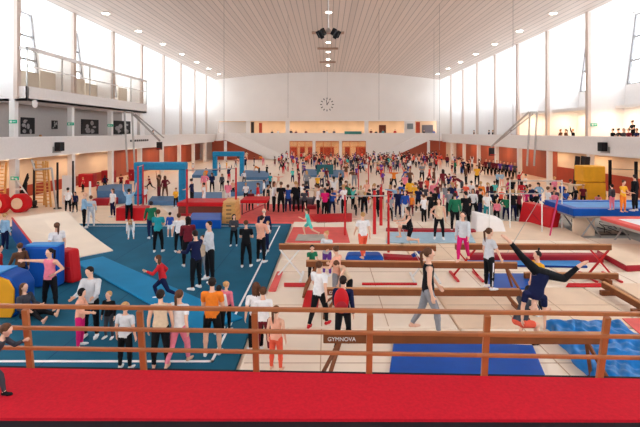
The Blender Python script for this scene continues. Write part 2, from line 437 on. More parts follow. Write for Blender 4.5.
for i, (y, w) in enumerate(((47, 1.7), (56, 1.3), (67, 1.2))):
    tag(MB().box(-w, w, y, y + .9, 15.2, 15.3).build('ceiling_hatch', mat('hatch_brown', (172, 140, 122), .7), loc=(.1, 0, 0)),
        ['brown rectangular ceiling hatch behind the loudspeaker cluster', 'brown ceiling hatch between the middle downlights', 'brown ceiling hatch farthest down the ceiling'][i], 'ceiling hatch')
# hanging loudspeaker cluster
t = thing('loudspeaker_cluster', 'cluster of black loudspeakers hanging from the middle of the ceiling on a pale rod', 'loudspeakers', (.1, 30, 11.2))
MB().cone((0, 0, .5), (0, 0, 4.0), .035, .035, 8).build('rod', WSTEEL, t)
MB().cone((0, 0, .25), (0, 0, .5), .3, .1, 12).build('hanger', STEEL, t)
for i in range(6):
    s_ = [-1, 1][i % 2]; k = i // 2; c = Vector((s_ * (.34 + .14 * k), -.35 + .35 * k, .18 - .14 * (k % 2))); d = Vector((s_ * .8, -.4 + .4 * k, -.5)).normalized()
    MB().bar(c + Vector((s_ * -.1, 0, -.2)), c + Vector((s_ * .12, 0, .22)), .26, .26, up=d).build('loudspeaker', BLACK, t, bevel=.03)
# wall loudspeakers on the parapets
for X, px, lab in ((XL + .22, 59.5, 'black loudspeaker bracketed to the left gallery parapet'), (XR - .25, 602.5, 'black loudspeaker bracketed to the right gallery parapet')):
    Y = F * X / (px - VX); s = 1 if X < 0 else -1
    t = thing('wall_loudspeaker', lab, 'loudspeaker', (X, Y, 3.75))
    MB().box(-.2, .2, -.3, .3, -.32, .32).build('speaker_box', BLACK, t, bevel=.04)
    MB().box(-.26 * s, -.16 * s, -.5, .5, -.45, .0).build('bracket', STEEL, t)
# illegible small lettering on the left parapet
b = MB()
for i in range(9):
    y = 44.5 + i * .52; b.box(XL + .02, XL + .05, y, y + .36, 3.82, 4.02)
tag(b.build('parapet_lettering', DARK), 'small dark lettering on the left gallery parapet', 'lettering')

# ---- swing-up basketball frames on both galleries
def hoop(px_p1, px_p2, top_y, foot, px_arm, arm_y, X, lab):
    t = thing('basketball_frame', lab, 'basketball frame', (X, F * X / (px_p1 - VX), 0))
    o = t.location
    Y = o.y
    def L(px, py, d=0):
        q = Q(px, py, Y + d); return q - o
    b = MB()
    for p in (px_p1, px_p2): b.cone(L(p, top_y), L(p + (3 if px_p1 < VX else -3), foot), .09, .09, 8)
    b.build('upright', STEEL, t)
    b = MB()
    for d in (0, .9):
        b.cone(L(px_p2 - 1, top_y, d), L(px_arm, arm_y, d), .09, .09, 8)
        b.cone(L(px_p2 + 3, top_y + 2, d), L(px_arm + 4, arm_y - 3, d), .06, .06, 8)
    b.build('swing_arm', STEEL, t)
    b = MB().cone(L(px_p1, top_y), L(px_p2, top_y), .07, .07, 8); b.build('crossbar', STEEL, t)
    c = L(px_arm, arm_y + 2)
    MB().box(c.x - .25, c.x + .25, c.y - .2, c.y - .1, c.z - .6, c.z + .1).build('hoop_bracket', DARK, t)
    h = MB()
    for i in range(12):
        a, q = i * PI / 6, (i + 1) * PI / 6
        h.cone((c.x + .23 * math.cos(a), c.y - .5 + .23 * math.sin(a), c.z - .5), (c.x + .23 * math.cos(q), c.y - .5 + .23 * math.sin(q), c.z - .5), .02, .02, 6)
    h.build('hoop_ring', RED, t)
hoop(124.5, 132, 112, 172, 160, 141, -18.6, 'grey swing-up basketball frame in front of the left gallery')
hoop(537, 530, 112, 166, 491, 147, 19.0, 'grey swing-up basketball frame in front of the right gallery')
# ropes / cables
for i, (px, Y, yb) in enumerate(((224, 34, 150), (288, 40, 118), (379, 38, 120), (439.5, 36, 150), (513, 30, 128), (434, 44, 120), (327.4, 76, 99))):
    a = Q(px, 10, Y); zt = 13.95 + 1.4 * (1 - ((a.x - .2) / 19.8) ** 2)
    tag(MB().cone((a.x, Y, zt), (a.x, Y, Q(px, yb, Y).z), .014, .014, 6).build('hanging_cable', mat('cable_grey', (150, 140, 134), .6)),
        ['thin cable hanging from the ceiling above the far blue arch', 'thin cable hanging left of the wall clock', 'thin cable hanging right of the wall clock', 'thin cable hanging by the right staircase',
         'thin cable hanging in front of the right light shafts', 'thin short cable beside the right staircase', 'thin cable running down to the wall clock'][i], 'cable')

# ------------------------------------------------------------------ viewer's platform, red carpet and railing
PZ = 1.82; SK = -.0325
def ly(x, y): return y + SK * x
struct('floor_platform', MB().prism([(-6, ly(-6, 5.66)), (6, ly(6, 5.66)), (6, -4), (-6, -4)], PZ - .35, PZ - .03), mat('platform_rubber', (30, 26, 32), .85, .1, 20))
rc = MB().prism([(-5.2, ly(-5.2, 5.56)), (5.2, ly(5.2, 5.56)), (5.2, ly(5.2, 4.70) + .12), (-5.2, ly(-5.2, 4.70) - .17)], PZ - .03, PZ + .0)
tag(rc.build('red_carpet', REDC), 'long red carpet strip on the platform behind the railing', 'carpet')
rl = thing('safety_railing', 'varnished wooden railing with three rails along the platform edge', 'railing', (0, 0, 0))
# posts: (top px, bottom px); the railing leans towards the viewer
def rpt(x, t):          # t 0 at the platform, 1 at the top rail
    return Vector((x, ly(x, 5.60 - .17 * t), PZ - .06 + (.865 + .0) * t))
def rx(px, t):
    Y = 5.5
    for _ in range(4): X = (px - VX) * Y / F; Y = rpt(X, t).y
    return X
def rz_of(py, px):
    """height fraction for a rail seen at a pixel"""
    best = min((abs(VY + F * (E - rpt(rx(px, t / 200), t / 200).z) / rpt(rx(px, t / 200), t / 200).y - py), t / 200) for t in range(0, 241))
    return best[1]
for t0, (pyl, pyr), h, nm in ((0, (305.8, 311.5), .05, 'top_rail'), (0, (328.3, 332.5), .045, 'middle_rail'), (0, (348.6, 353.2), .042, 'lower_rail')):
    t_ = (rz_of(pyl, 20) + rz_of(pyr, 620)) / 2
    b = MB(); a, c = rpt(-5.4, t_), rpt(5.4, t_)
    b.bar(a + Vector((0, -.045, 0)), c + Vector((0, -.045, 0)), .045, h)
    b.build(nm, RAILW, rl, bevel=.008)
for pt, pb in ((25, 31), (139.5, 144), (254.5, 256.5), (370, 369), (487.5, 484), (607.5, 599)):
    a = rpt(rx(pb, 0), -.02); c = rpt(rx(pt, 1), .98)
    MB().bar(a, c, .075, .05).build('post', RAILW, rl, bevel=.006)

# ------------------------------------------------------------------ spring floor and mats
sf = thing('spring_floor', 'large blue sprung gymnastics floor with a white border line', 'gymnastics floor', (-8.8, 16.2, 0))
MB().box(-7, 6.97, -7.5, 7, 0, .08).build('carpet_top', CARPET, sf, bevel=.02)
b = MB()
for x0, x1, yy0, yy1 in ((-6.4, 6.46, 6.35, 6.41), (-6.4, 6.46, -6.98, -6.90), (6.40, 6.46, -6.98, 6.41), (-6.4, -6.34, -6.98, 6.41)):
    b.box(x0, x1, yy0, yy1, .075, .086)
b.build('border_line', LINEW, sf)
b = MB()
for i in range(1, 7): b.box(-7 + 2 * i - .01, -7 + 2 * i + .01, -7.5, 7, .078, .083)
b.build('roll_seam', mat('seam_dark_blue', (22, 72, 104), .9), sf)

def slab(name, pts, z1, m, label, cat='mat', group=None, z0=None, bevel=.03, zt=None, side=None):
    """mat whose top outline is given in pixels at height z1"""
    r = [P(x, y, z1) for x, y in pts]
    cx, cy = sum(q.x for q in r) / len(r), sum(q.y for q in r) / len(r)
    if z0 is None: z0 = .18 if -1.7 < cx < 13.2 and 7.4 < cy < (19.6 if cx > 7.64 else 23.2) and z1 > .19 else 0.
    b = MB().prism([(p.x, p.y) for p in r], z0, z1)
    o = b.build(name, m, bevel=bevel)
    if side:
        o.data.materials.append(side)
        for p in o.data.polygons:
            if abs(p.normal.z) < .5: p.material_index = 1
    return tag(o, label, cat, group)
slab('tumbling_strip', [(75, 262), (103, 256), (243, 317), (200, 331)], .14, CYAN, 'bright cyan tumbling strip laid across the blue floor', side=CYAN, z0=.085)
# landing mats in rows
rows = [(7.4, 10.6, 'in the row closest to the railing'), (10.64, 13.4, 'in the second row from the railing'), (13.44, 16.3, 'in the middle row'), (16.34, 19.6, 'in the fourth row'), (19.64, 23.2, 'in the row farthest from the railing')]
cols = [(-1.72, 3.1, 'beside the blue floor'), (3.14, 7.6, 'under the balance beams'), (7.64, 13.2, 'by the trampolines')]
for i, (ya, yb, rn) in enumerate(rows):
    for j, (xa, xb, cn) in enumerate(cols):
        if i == 4 and j == 2: continue
        h = .18
        o = MB().box(xa, xb, ya, yb, 0, h).build('landing_mat', [MATB, TAN][(i * 2 + j) % 4 == 3], bevel=.05)
        tag(o, 'cream landing mat %s, %s' % (rn, cn), 'mat', 'cream landing mats')
        sm = MB().box(xa + .06, xb - .06, (ya + yb) / 2 - .012, (ya + yb) / 2 + .012, h - .01, h + .004)
        for q_ in (.33, .66): sm.box(xa + (xb - xa) * q_ - .012, xa + (xb - xa) * q_ + .012, ya + .06, yb - .06, h - .01, h + .004)
        sm.build('cover_seam', mat('seam_beige', (196, 164, 136), .8), o)
        if (i + j) % 2: MB().box(xa + .1, xb - .1, ya - .012, ya + .03, .05, .13).build('edge_strap', DRED, o)
struct('floor_carpet', MB().box(7.5, 19, 19.6, 29.5, 0, .015), GREYC)
slab('red_runway_mat', [(293, 227), (346, 227), (350, 242), (286, 242)], .22, PINK, 'faded red mat behind the first balance beam')
slab('grey_panel_mat', [(298, 234), (328, 234), (327, 240), (295, 240)], .27, GREYC, 'small grey panel lying on the faded red mat', z0=.225)
slab('pale_blue_mat', [(388, 232), (470, 232), (476, 242), (386, 242)], .24, mat('pale_blue_vinyl', (168, 196, 212), .6), 'pale blue mat behind the balance beams')
slab('red_edge_mat', [(386, 227.5), (476, 228.5), (476, 231), (386, 230)], .26, DRED, 'narrow red mat edge behind the pale blue mat')
slab('blue_roll_mat', [(347, 251), (380, 251), (384, 256), (345, 256)], .42, BLUE, 'thick blue mat under the child in orange leggings', bevel=.1)
slab('low_red_mat', [(383, 253), (415, 255), (424, 258), (384, 257)], .3, DRED, 'dark red mat strip right of the thick blue mat')
slab('long_red_bolster', [(468, 252), (603, 252.2), (604, 255), (468, 255)], .45, DRED, 'long dark red bolster with a white label behind the right beams', z0=.1, bevel=.06)
slab('label_patch', [(548, 255.2), (564, 255.2), (564, 255.4), (548, 255.4)], .40, LINEW, 'white label on the long dark red bolster', 'label', z0=.33, bevel=0)
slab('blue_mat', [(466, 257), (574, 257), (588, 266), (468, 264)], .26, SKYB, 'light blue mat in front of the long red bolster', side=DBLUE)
slab('blue_mat', [(488, 273), (534, 273), (540, 288), (488, 288)], .24, BLUE, 'mid blue mat behind the girl in striped trousers')
slab('red_strip', [(284, 282.6), (309, 282.6), (309, 286), (284, 286)], .21, RED, 'short red strip on the mats left of the third beam', z0=.18, bevel=.01)
slab('red_strip', [(362, 282.4), (417, 282.4), (417, 284), (362, 284)], .22, RED, 'long thin red strip behind the third beam', z0=.18, bevel=.01)
slab('red_strip', [(568, 283), (607, 283), (607, 286), (566, 286)], .22, RED, 'red strip on the mats right of the cartwheeling child', z0=.18, bevel=.01)
slab('red_side_pad', [(277, 271), (283, 271), (276, 290), (268, 290)], .24, PINK, 'red side pad at the edge of the blue floor')
slab('red_side_pad', [(306, 290), (320, 290), (318, 307), (302, 307)], .22, RED, 'red pad lying below the woman in white shirt')
slab('blue_floor_mat', [(394, 338), (533, 344.5), (548, 380), (388, 380)], .24, BLUE, 'large deep blue mat below the lowest balance beam', bevel=.08)
slab('tan_mat', [(600, 243.5), (650, 243.5), (655, 264), (626, 265), (597, 249.5)], .42, TAN, 'tan mat with red rolled edges at right', side=DRED, bevel=.06)
slab('tan_mat', [(560, 224), (478, 219), (470, 238), (590, 241), (566, 228)], .2, TAN, 'tan mat in front of the red block')
slab('tan_mat', [(612, 283), (655, 283), (655, 308)], .3, TAN, 'tan mat beside the slanting low beam')
slab('pink_mat', [(622, 318), (660, 318), (660, 340), (640, 334)], .2, PINK, 'pink mat partly under the blue cover')
# wrinkled blue cover over a crash mat
def cover(pts, z, label):
    r = [P(x, y, z) for x, y in pts]; n = 26; vs = []; fs = []
    rnd = random.Random(5)
    for i in range(n + 1):
        for j in range(n + 1):
            u, v = i / n, j / n
            p = (r[0] * (1 - u) + r[1] * u) * (1 - v) + (r[3] * (1 - u) + r[2] * u) * v
            w = .03 * math.sin(u * 38 + 19 * v + 3 * math.sin(v * 9)) + .025 * math.sin(v * 47 - u * 27 + 2 * math.sin(u * 11)) + .03 * math.sin(u * 9 - v * 14)
            edge = min(u, 1 - u, v, 1 - v)
            vs.append((p.x + .04 * math.sin(v * 19), p.y + .04 * math.sin(u * 21), z + w * min(1, edge * 10) - (.06 if edge == 0 else 0)))
    for i in range(n):
        for j in range(n):
            a = i * (n + 1) + j; fs.append((a, a + 1, a + n + 2, a + n + 1))
    o = len(vs); ring = [i * (n + 1) for i in range(n + 1)] + [n * (n + 1) + j for j in range(1, n + 1)] + [i * (n + 1) + n for i in range(n - 1, -1, -1)] + [j for j in range(n - 1, 0, -1)]
    for k in ring: vs.append((vs[k][0], vs[k][1], .02))
    m = len(ring)
    for k in range(m): fs.append((ring[k], ring[(k + 1) % m], o + (k + 1) % m, o + k))
    fs.append(tuple(range(o, o + m)))
    b = MB(); b.add(vs, fs)
    ob = b.build('blue_mat_cover', mat('blue_tarpaulin', (20, 116, 190), .35, .2, 2.5, bump=.2), smooth=True)
    return tag(ob, label, 'mat cover')
cover([(546, 318), (618, 318.5), (700, 372), (604, 385)], .42, 'crumpled blue cover over the crash mat at lower right')
MB0 = None

# ---- balance beams
def beam(pxa, pya, pxb, pyb, zt, label, legs=DRED, cross=True, text=None, Ya=None, endcap=None):
    A, B = P(pxa, pya, zt), P(pxb, pyb, zt)
    d = (B - A).normalized(); t = thing('balance_beam', label, 'balance beam', ((A + B) / 2).xy.to_3d(), math.atan2(d.y, d.x), 'balance beams'); L = (B - A).length
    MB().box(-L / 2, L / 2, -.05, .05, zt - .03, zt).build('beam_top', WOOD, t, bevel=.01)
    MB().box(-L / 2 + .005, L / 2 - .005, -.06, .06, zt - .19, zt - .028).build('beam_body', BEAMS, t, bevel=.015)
    if zt > .6:
        for s in (-1, 1):
            x = s * (L / 2 - .35)
            if cross:
                MB().bar((x - .32, -.03, zt - .17), (x + .38, -.03, .24), .055, .045).build('leg', legs, t)
                MB().bar((x + .32, .03, zt - .17), (x - .38, .03, .24), .055, .045).build('leg', legs, t)
            else:
                MB().bar((x + s * .05, -.02, zt - .17), (x + s * .38, -.45, .24), .055, .05).build('leg', legs, t)
                MB().bar((x + s * .05, .02, zt - .17), (x + s * .38, .45, .24), .055, .05).build('leg', legs, t)
            for q in ((-.38, .38) if cross else (s * .38,)): MB().bar((x + q, -.5, .21), (x + q, .5, .21), .07, .05).build('foot', legs, t)
    else:
        for s in (-1, 1):
            x = s * (L / 2 - .4); MB().box(x - .06, x + .06, -.3, .3, .16, zt - .14).build('foot', legs, t)
    if text:
        cu = bpy.data.curves.new('lettering', 'FONT'); cu.body = text; cu.size = .1; cu.extrude = .002
        o = bpy.data.objects.new('lettering', cu); C.objects.link(o); o.parent = t; o.data.materials.append(LINEW)
        o.location = (-L / 2 + .08, -.0635, zt - .14); o.rotation_euler = (PI / 2, 0, 0)
    return t
beam(279, 243.5, 436, 245, 1.25, 'balance beam farthest back, with a child crouching on it', WSTEEL)
beam(306, 260, 517, 262, 1.1, 'balance beam second from the back, behind the third beam', BEAMS, False)
beam(326, 287.5, 519, 288.5, .8, 'balance beam in the middle, girl in striped trousers standing on it', BEAMS, False, 'GYM')
beam(323, 331.5, 604, 332.5, 1.25, 'balance beam nearest to the railing, girl with ponytail walking on it', BEAMS, False, 'GYMNOVA')
beam(455, 243.5, 611, 244, 1.25, 'pale balance beam at right with red crossed legs', REDP)
beam(524, 272, 618, 273, .45, 'short low beam behind the child in yellow shirt', BEAMS)
beam(603, 281, 655, 310, .45, 'low beam slanting out of the picture at right', BEAMS)
t = thing('balance_beam_pad', 'small navy pad hanging on the leg of the farthest beam', 'pad', P(412, 256, .6))
MB().bar((0, 0, 0), (.38, .05, .18), .14, .1).build('pad_body', DBLUE, t, bevel=.02)

# ---- foam blocks at left
rw = [Vector(v) for v in ((-14.3, 20.4, .95), (-12.9, 22.2, .95), (-8.66, 18.2, .12), (-9.6, 16.75, .13), (-10.7, 16.3, .78))]
rw[0] = P(12, 218, .95); rw[1] = P(66, 211, .95); rw[2] = P(113, 250, .12); rw[3] = P(75, 257.5, .14); rw[4] = P(32, 244, .9)
t = thing('foam_incline', 'big cream foam incline mat with blue sides on the blue floor', 'foam incline', (rw[4].x, rw[4].y, .08))
o = Vector(t.location); n = 14
def top(u, v):   # u along high->low, v across
    hi = rw[0].lerp(rw[1], v); lo = rw[4].lerp(rw[2], v) if v > 0 else rw[4]
    e = rw[4].lerp(rw[3], min(1, v * 2)) if v < .5 else rw[3].lerp(rw[2], v * 2 - 1)
    p = hi.lerp(e, u); p.z -= .10 * math.sin(u * PI) * v
    return p
vs = [top(i / n, j / n) - o for i in range(n + 1) for j in range(n + 1)]
fs = [(i * (n + 1) + j, (i + 1) * (n + 1) + j, (i + 1) * (n + 1) + j + 1, i * (n + 1) + j + 1) for i in range(n) for j in range(n)]
th = [Vector((v.x, v.y, max(v.z - .05, .0))) for v in vs]
N1 = len(vs); ring = [i * (n + 1) for i in range(n + 1)] + [n * (n + 1) + j for j in range(1, n + 1)] + [i * (n + 1) + n for i in range(n - 1, -1, -1)] + [j for j in range(n - 1, 0, -1)]
b = MB(); b.add(vs + [Vector((vs[k].x, vs[k].y, vs[k].z - .04)) for k in ring], fs + [(ring[k], N1 + k, N1 + (k + 1) % len(ring), ring[(k + 1) % len(ring)]) for k in range(len(ring))])
b.build('incline_top', TAN and MATB, t, smooth=False)
b = MB(); m = len(ring)
b.add([Vector((vs[k].x, vs[k].y, vs[k].z - .04)) for k in ring] + [Vector((vs[k].x, vs[k].y, 0)) for k in ring], [(k, m + k, m + (k + 1) % m, (k + 1) % m) for k in range(m)])
b.build('incline_side', BLUE, t)
MB().bar(rw[0] - o + Vector((0, 0, .01)), rw[4] - o + Vector((0, 0, .01)), .06, .03).build('red_piping', RED, t)
A = P(24, 291)
t = thing('foam_block', 'tall blue foam block in front of the cream incline', 'foam block', (A.x, A.y, .08), .02)
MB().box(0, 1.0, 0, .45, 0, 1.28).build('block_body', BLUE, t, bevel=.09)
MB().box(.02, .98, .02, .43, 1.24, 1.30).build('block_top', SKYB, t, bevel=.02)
A = P(58.5, 285)
t = thing('foam_block', 'red octagonal foam roller beside the tall blue block', 'foam block', (A.x, A.y, .08), -.35)
b = MB(); R = .62
b.hexa([(.0, .0, 0), (.55, .0, 0), (.58, .4, 0), (.03, .4, 0)], [(-.1, 0, 1.0), (.42, 0, 1.0), (.45, .4, 1.05), (-.08, .4, 1.05)])
b.build('block_body', RED, t, bevel=.1)
MB().box(-.03, .5, -.015, 0, .45, .52).build('strap', DRED, t)
# yellow barrel end
A = P(-1, 321)
t = thing('foam_barrel', 'blue foam barrel with yellow end cap, cut by the left picture edge', 'foam barrel', (A.x, A.y, .08))
prof = [(-.6, 0), (.36, 0), (.46, .15), (.46, .75), (.3, 1.0), (0, 1.1), (-.6, 1.1)]
b = MB(); b.hexa([(x, 0, z) for x, z in prof], [(x - .02, .75, z) for x, z in prof]); b.build('barrel_body', BLUE, t, bevel=.06)
b = MB(); b.hexa([(x * .9, -.05, z * .95 + .02) for x, z in prof], [(x * .9, 0, z * .95 + .02) for x, z in prof]); b.build('end_cap', YEL, t, bevel=.02)
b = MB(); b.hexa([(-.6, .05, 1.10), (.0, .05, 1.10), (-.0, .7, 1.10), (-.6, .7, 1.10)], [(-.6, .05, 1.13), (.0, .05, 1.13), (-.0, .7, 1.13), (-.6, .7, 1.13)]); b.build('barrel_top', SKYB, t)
# red barrel pads at the far left
for px, py, r, lab in ((17, 205, .6, 'red ring-shaped foam barrel at the left wall, open end showing'), (-4, 206, .62, 'red foam barrel cut by the left picture edge')):
    A = P(px, py + 8)
    t = thing('foam_barrel', lab, 'foam barrel', (A.x, A.y, r * .93))
    b = MB(); pts = [(r * math.cos(i * PI / 4 + PI / 8), r * math.sin(i * PI / 4 + PI / 8)) for i in range(8)]
    b.hexa([(x, 0, z) for x, z in pts], [(x + .1, .45, z) for x, z in pts]); b.build('barrel_body', RED, t, bevel=.08)
    MB().cone((0, -.04, 0), (0, .0, 0), r * .55, r * .55, 20).build('barrel_opening', TAN, t)

# ---- arches
def arch(pxa, pxb, foot, topy, lab, m):
    A, B = P(pxa, foot), P(pxb, foot); h = E - (topy - VY) * A.y / F; w = B.x - A.x
    t = thing('inflatable_arch', lab, 'arch', A)
    for x, nm in ((0, 'arch_leg'), (w, 'arch_leg')):
        MB().box(x - .22, x + .22, -.3, .3, 0, h - .5).build(nm, m, t, bevel=.08)
    MB().box(-.25, w + .25, -.32, .32, h - .52, h).build('arch_top', m, t, bevel=.1)
    MB().box(-.26, .3, -.34, .34, .6, .68).build('strap', DBLUE, t)
    return t
arch(139, 183, 204, 162, 'nearer blue padded arch, left of the red high bar post', mat('arch_blue', (34, 132, 178), .5, .1))
arch(215, 242, 176, 151.5, 'farther blue padded arch in front of the brown panelling', mat('arch_blue2', (30, 140, 190), .5, .1))
# blue mats on the sports floor behind
for i, (pts, z) in enumerate((([(196, 170), (215, 170), (214, 175), (192, 175)], .3), ([(245, 170), (268, 171), (270, 177), (246, 177)], .3), ([(236, 182), (270, 180), (262, 190), (228, 193)], .3), ([(152, 196), (185, 196), (183, 201), (148, 201)], .3), ([(193, 192), (222, 192), (222, 198), (190, 198)], .4), ([(98, 186), (112, 184), (132, 184), (131, 190), (97, 191)], .9), ([(305, 169), (345, 170), (344, 176), (304, 175)], .2))):
    slab('blue_mat', pts, z, mat('dusty_blue_vinyl', (84, 122, 160), .6, .1), ['blue mat left of the farther arch', 'blue mat right of the farther arch', 'pale blue mat in the hall behind the red trampoline table', 'blue mat under the nearer arch', 'blue box mat behind the red tumbling track', 'stack of blue mats against the left wall', 'grey blue mat on the sports floor under the clock'][i])
tag(MB().box(-.9, .9, -.1, .1, 0, 1.25).build('banner_board', mat('teal_board', (50, 108, 112), .6), loc=P(325, 176)), 'dark teal board standing on the sports floor below the clock', 'board')
tag(MB().box(fx(344.5), fx(361.5), 0, .1, 0, .5).build('banner_board', mat('teal_board2', (60, 130, 126), .6), loc=(0, YF - .15, fz(133) - .2)), 'teal banner on the far gallery parapet', 'banner')
# ---- red mats and the tumbling equipment behind the blue floor
def block(px0, px1, foot, topy, depth, m, name, lab, cat, z0=.0, bevel=.05):
    A, B = P(px0, foot), P(px1, foot); h = E - (topy - VY) * A.y / F
    return tag(MB().box(0, B.x - A.x, 0, depth, z0, h).build(name, m, bevel=bevel, loc=A), lab, cat)
block(115.5, 145, 222, 208, .9, RED, 'red_block', 'red foam block under the child in blue with raised arms', 'foam block')
block(92, 112, 206, 199, 1.6, DRED, 'red_block', 'dark red foam block behind the two children in white', 'foam block')
slab('floor_mat', [(72, 206), (160, 205), (178, 222), (104, 224)], .06, TAN, 'tan mat between the incline and the nearer arch')
slab('red_landing_mat', [(190, 204), (320, 204), (325, 222), (300, 222), (240, 222), (180, 213)], .1, PINK, 'faded red mats around the vault box')
t0 = P(178, 216)
t = thing('tumbling_track', 'long red tumbling track with brown sides behind the blue floor', 'tumbling track', t0)
w = P(226, 216).x - t0.x
MB().box(0, w, 0, 1.6, .15, .55).build('track_side', mat('track_brown', (110, 60, 50), .7), t, bevel=.03)
MB().box(-.05, w + .05, -.05, 1.65, .55, .78).build('track_pad', RED, t, bevel=.05)
MB().box(-.03, w + .03, -.04, 1.62, 0, .15).build('track_base', DRED, t)
slab('blue_mat', [(192, 212.5), (222, 212.5), (221, 220), (188, 220)], .5, BLUE, 'thick blue mat in front of the red tumbling track', bevel=.06)
# vault box
A = P(221.5, 224.5); Bq = P(236, 224.5)
t = thing('vault_box', 'wooden vault box of stacked layers with hand holes beside the blue floor', 'vault box', A)
w = Bq.x - A.x
for k in range(5):
    MB().box(.015 * k, w - .015 * k, 0, 1.3, .02 + k * .21, .21 + k * .21).build('layer', PLINTH, t, bevel=.01)
    MB().box(w / 2 - .13, w / 2 + .13, -.012, .0, .1 + k * .21, .15 + k * .21).build('hand_hole', DARK, t)
MB().box(.06, w - .06, .02, 1.28, 1.07, 1.2).build('padded_top', mat('plinth_leather', (228, 180, 120), .6), t, bevel=.04)
# red table-like double mini
A = P(240, 217)
t = thing('mini_trampoline', 'red padded mini trampoline right of the vault box', 'trampoline', A)
MB().box(0, 1.5, 0, 1.6, .75, .95).build('bed_pad', RED, t, bevel=.04)
for x in (.1, 1.4):
    for y in (.1, 1.5): MB().cone((x, y, 0), (x, y, .75), .03, .03, 8).build('leg', DARK, t)
MB().bar((.1, .1, .15), (1.4, .1, .7), .04).build('brace', DRED, t)
for k, (x0, x1, f0, f1) in enumerate(((290, 314, 206, 198.5), (292, 316, 211, 206))):
    block(x0, x1, f0, f1, .7, [mat('bench_grey', (96, 92, 100), .6), DRED][k], 'gym_bench', ['grey bench right of the adults in black', 'dark red bench in front of the grey bench'][k], 'bench')
slab('white_runway', [(318, 204), (380, 204), (392, 218), (318, 218)], .05, mat('pale_runway', (236, 208, 190), .7), 'pale runway under the crowd left of the red posts')
slab('red_mat', [(310, 214), (352, 213), (352, 222), (316, 223)], .18, RED, 'red mat under the children in magenta and blue')
# high bar over the tumbling track
def posts_bar(name, lab, cat, feet, tops, bar_z, m, r=.05):
    t = thing(name, lab, cat, feet[0]); o = feet[0]; tp = []
    for f, z in zip(feet, tops):
        MB().cone(f - o, f - o + Vector((0, 0, z)), r, r * .8, 10).build('upright', m, t)
        MB().cone(f - o, f - o + Vector((0, 0, .05)), .2, .16, 12).build('foot_plate', DARK, t)
        tp.append(f - o + Vector((0, 0, z - .05)))
    for a, c in zip(tp, tp[1:]): MB().cone(a, c, .025, .025, 8).build('bar', STEEL, t)
    return t
posts_bar('high_bar', 'high bar on two thin red posts above the tumbling track', 'high bar', [P(187, 226), P(236, 222)], [2.9, 2.9], 0, REDP, .06)
posts_bar('high_bar', 'high bar on red posts in the crowd right of the purple shirt', 'high bar', [P(374.5, 238), P(381, 229)], [2.15, 2.2], 0, REDP, .08)
posts_bar('high_bar', 'low bar between red posts behind the farthest beam', 'high bar', [P(345, 240, 0), P(388.5, 257)], [2.0, 2.4], 0, REDP, .05)
posts_bar('high_bar', 'distant bar with one brown and one red post', 'high bar', [P(358.5, 200), P(368.5, 199)], [2.5, 2.5], 0, REDP, .04)
posts_bar('high_bar', 'red post frame at the left leg of the nearer arch', 'high bar', [P(138, 210), P(143, 206)], [2.7, 2.7], 0, REDP, .05)
posts_bar('uneven_bar', 'lower white uneven bar at right with thin posts', 'uneven bar', [P(489.5, 236), P(542, 236)], [2.0, 2.0], 0, WSTEEL, .03)
posts_bar('uneven_bar', 'upper white uneven bar at right in front of the crowd', 'uneven bar', [P(510, 232), P(562, 232)], [2.5, 2.5], 0, WSTEEL, .03)
tag(MB().cone(P(549, 240), P(555.5, 198, 0) * .0 + Vector((P(549, 240).x + .4, P(549, 240).y, 1.9)), .035, .035, 8).build('pink_post', mat('pink_paint', (206, 70, 110), .5)), 'slanting magenta post right of the red block', 'post')
for i, (a_, b_, z_) in enumerate(((P(388.5, 257), P(436, 300), 2.1), (P(542, 236), P(505, 262), 1.9))):
    tag(MB().cone(a_ + Vector((0, 0, z_)), b_ + Vector((0, 0, .2)), .012, .012, 6).build('guy_wire', STEEL), ['thin guy wire from the red post down to the mats by the walking girl', 'thin guy wire from the lower white bar down to the mats'][i], 'wire')
# big red block, white block, trampolines
A, Bv = P(518, 223), P(548, 232)
t = thing('crash_mat', 'big red crash mat standing on edge left of the trampolines', 'crash mat', A)
d = Bv - A; nrm = Vector((-d.y, d.x, 0)).normalized() * .55; lean = Vector((.28, .1, 0))
b = MB(); base = [Vector((0, 0, .02)), Vector((d.x, d.y, .02)), Vector((d.x, d.y, .02)) + nrm, nrm + Vector((0, 0, .02))]
b.hexa(base, [p + lean + Vector((0, 0, 1.08)) for p in base]); b.build('mat_body', RED, t, bevel=.05)
MB().bar(base[0].lerp(base[1], .1) + lean * .9 + Vector((0, -.02, .95)), base[0].lerp(base[1], .9) + Vector((.03, -.03, .15)), .03, .02).build('strap', DRED, t)
A = P(476, 236)
t = thing('covered_block', 'white covered mat block with a sloping top in front of the crowd', 'mat block', A)
b = MB(); b.hexa([(0, 0, 0), (1.45, 0, 0), (1.5, 1.0, 0), (.05, 1.0, 0)], [(.05, .08, .98), (1.25, .05, .72), (1.3, .95, .74), (.1, .95, 1.02)])
b.build('block_cover', WHITE, t, bevel=.06)
MB().box(.02, 1.46, -.01, .02, .06, .12).build('cover_hem', RED, t)
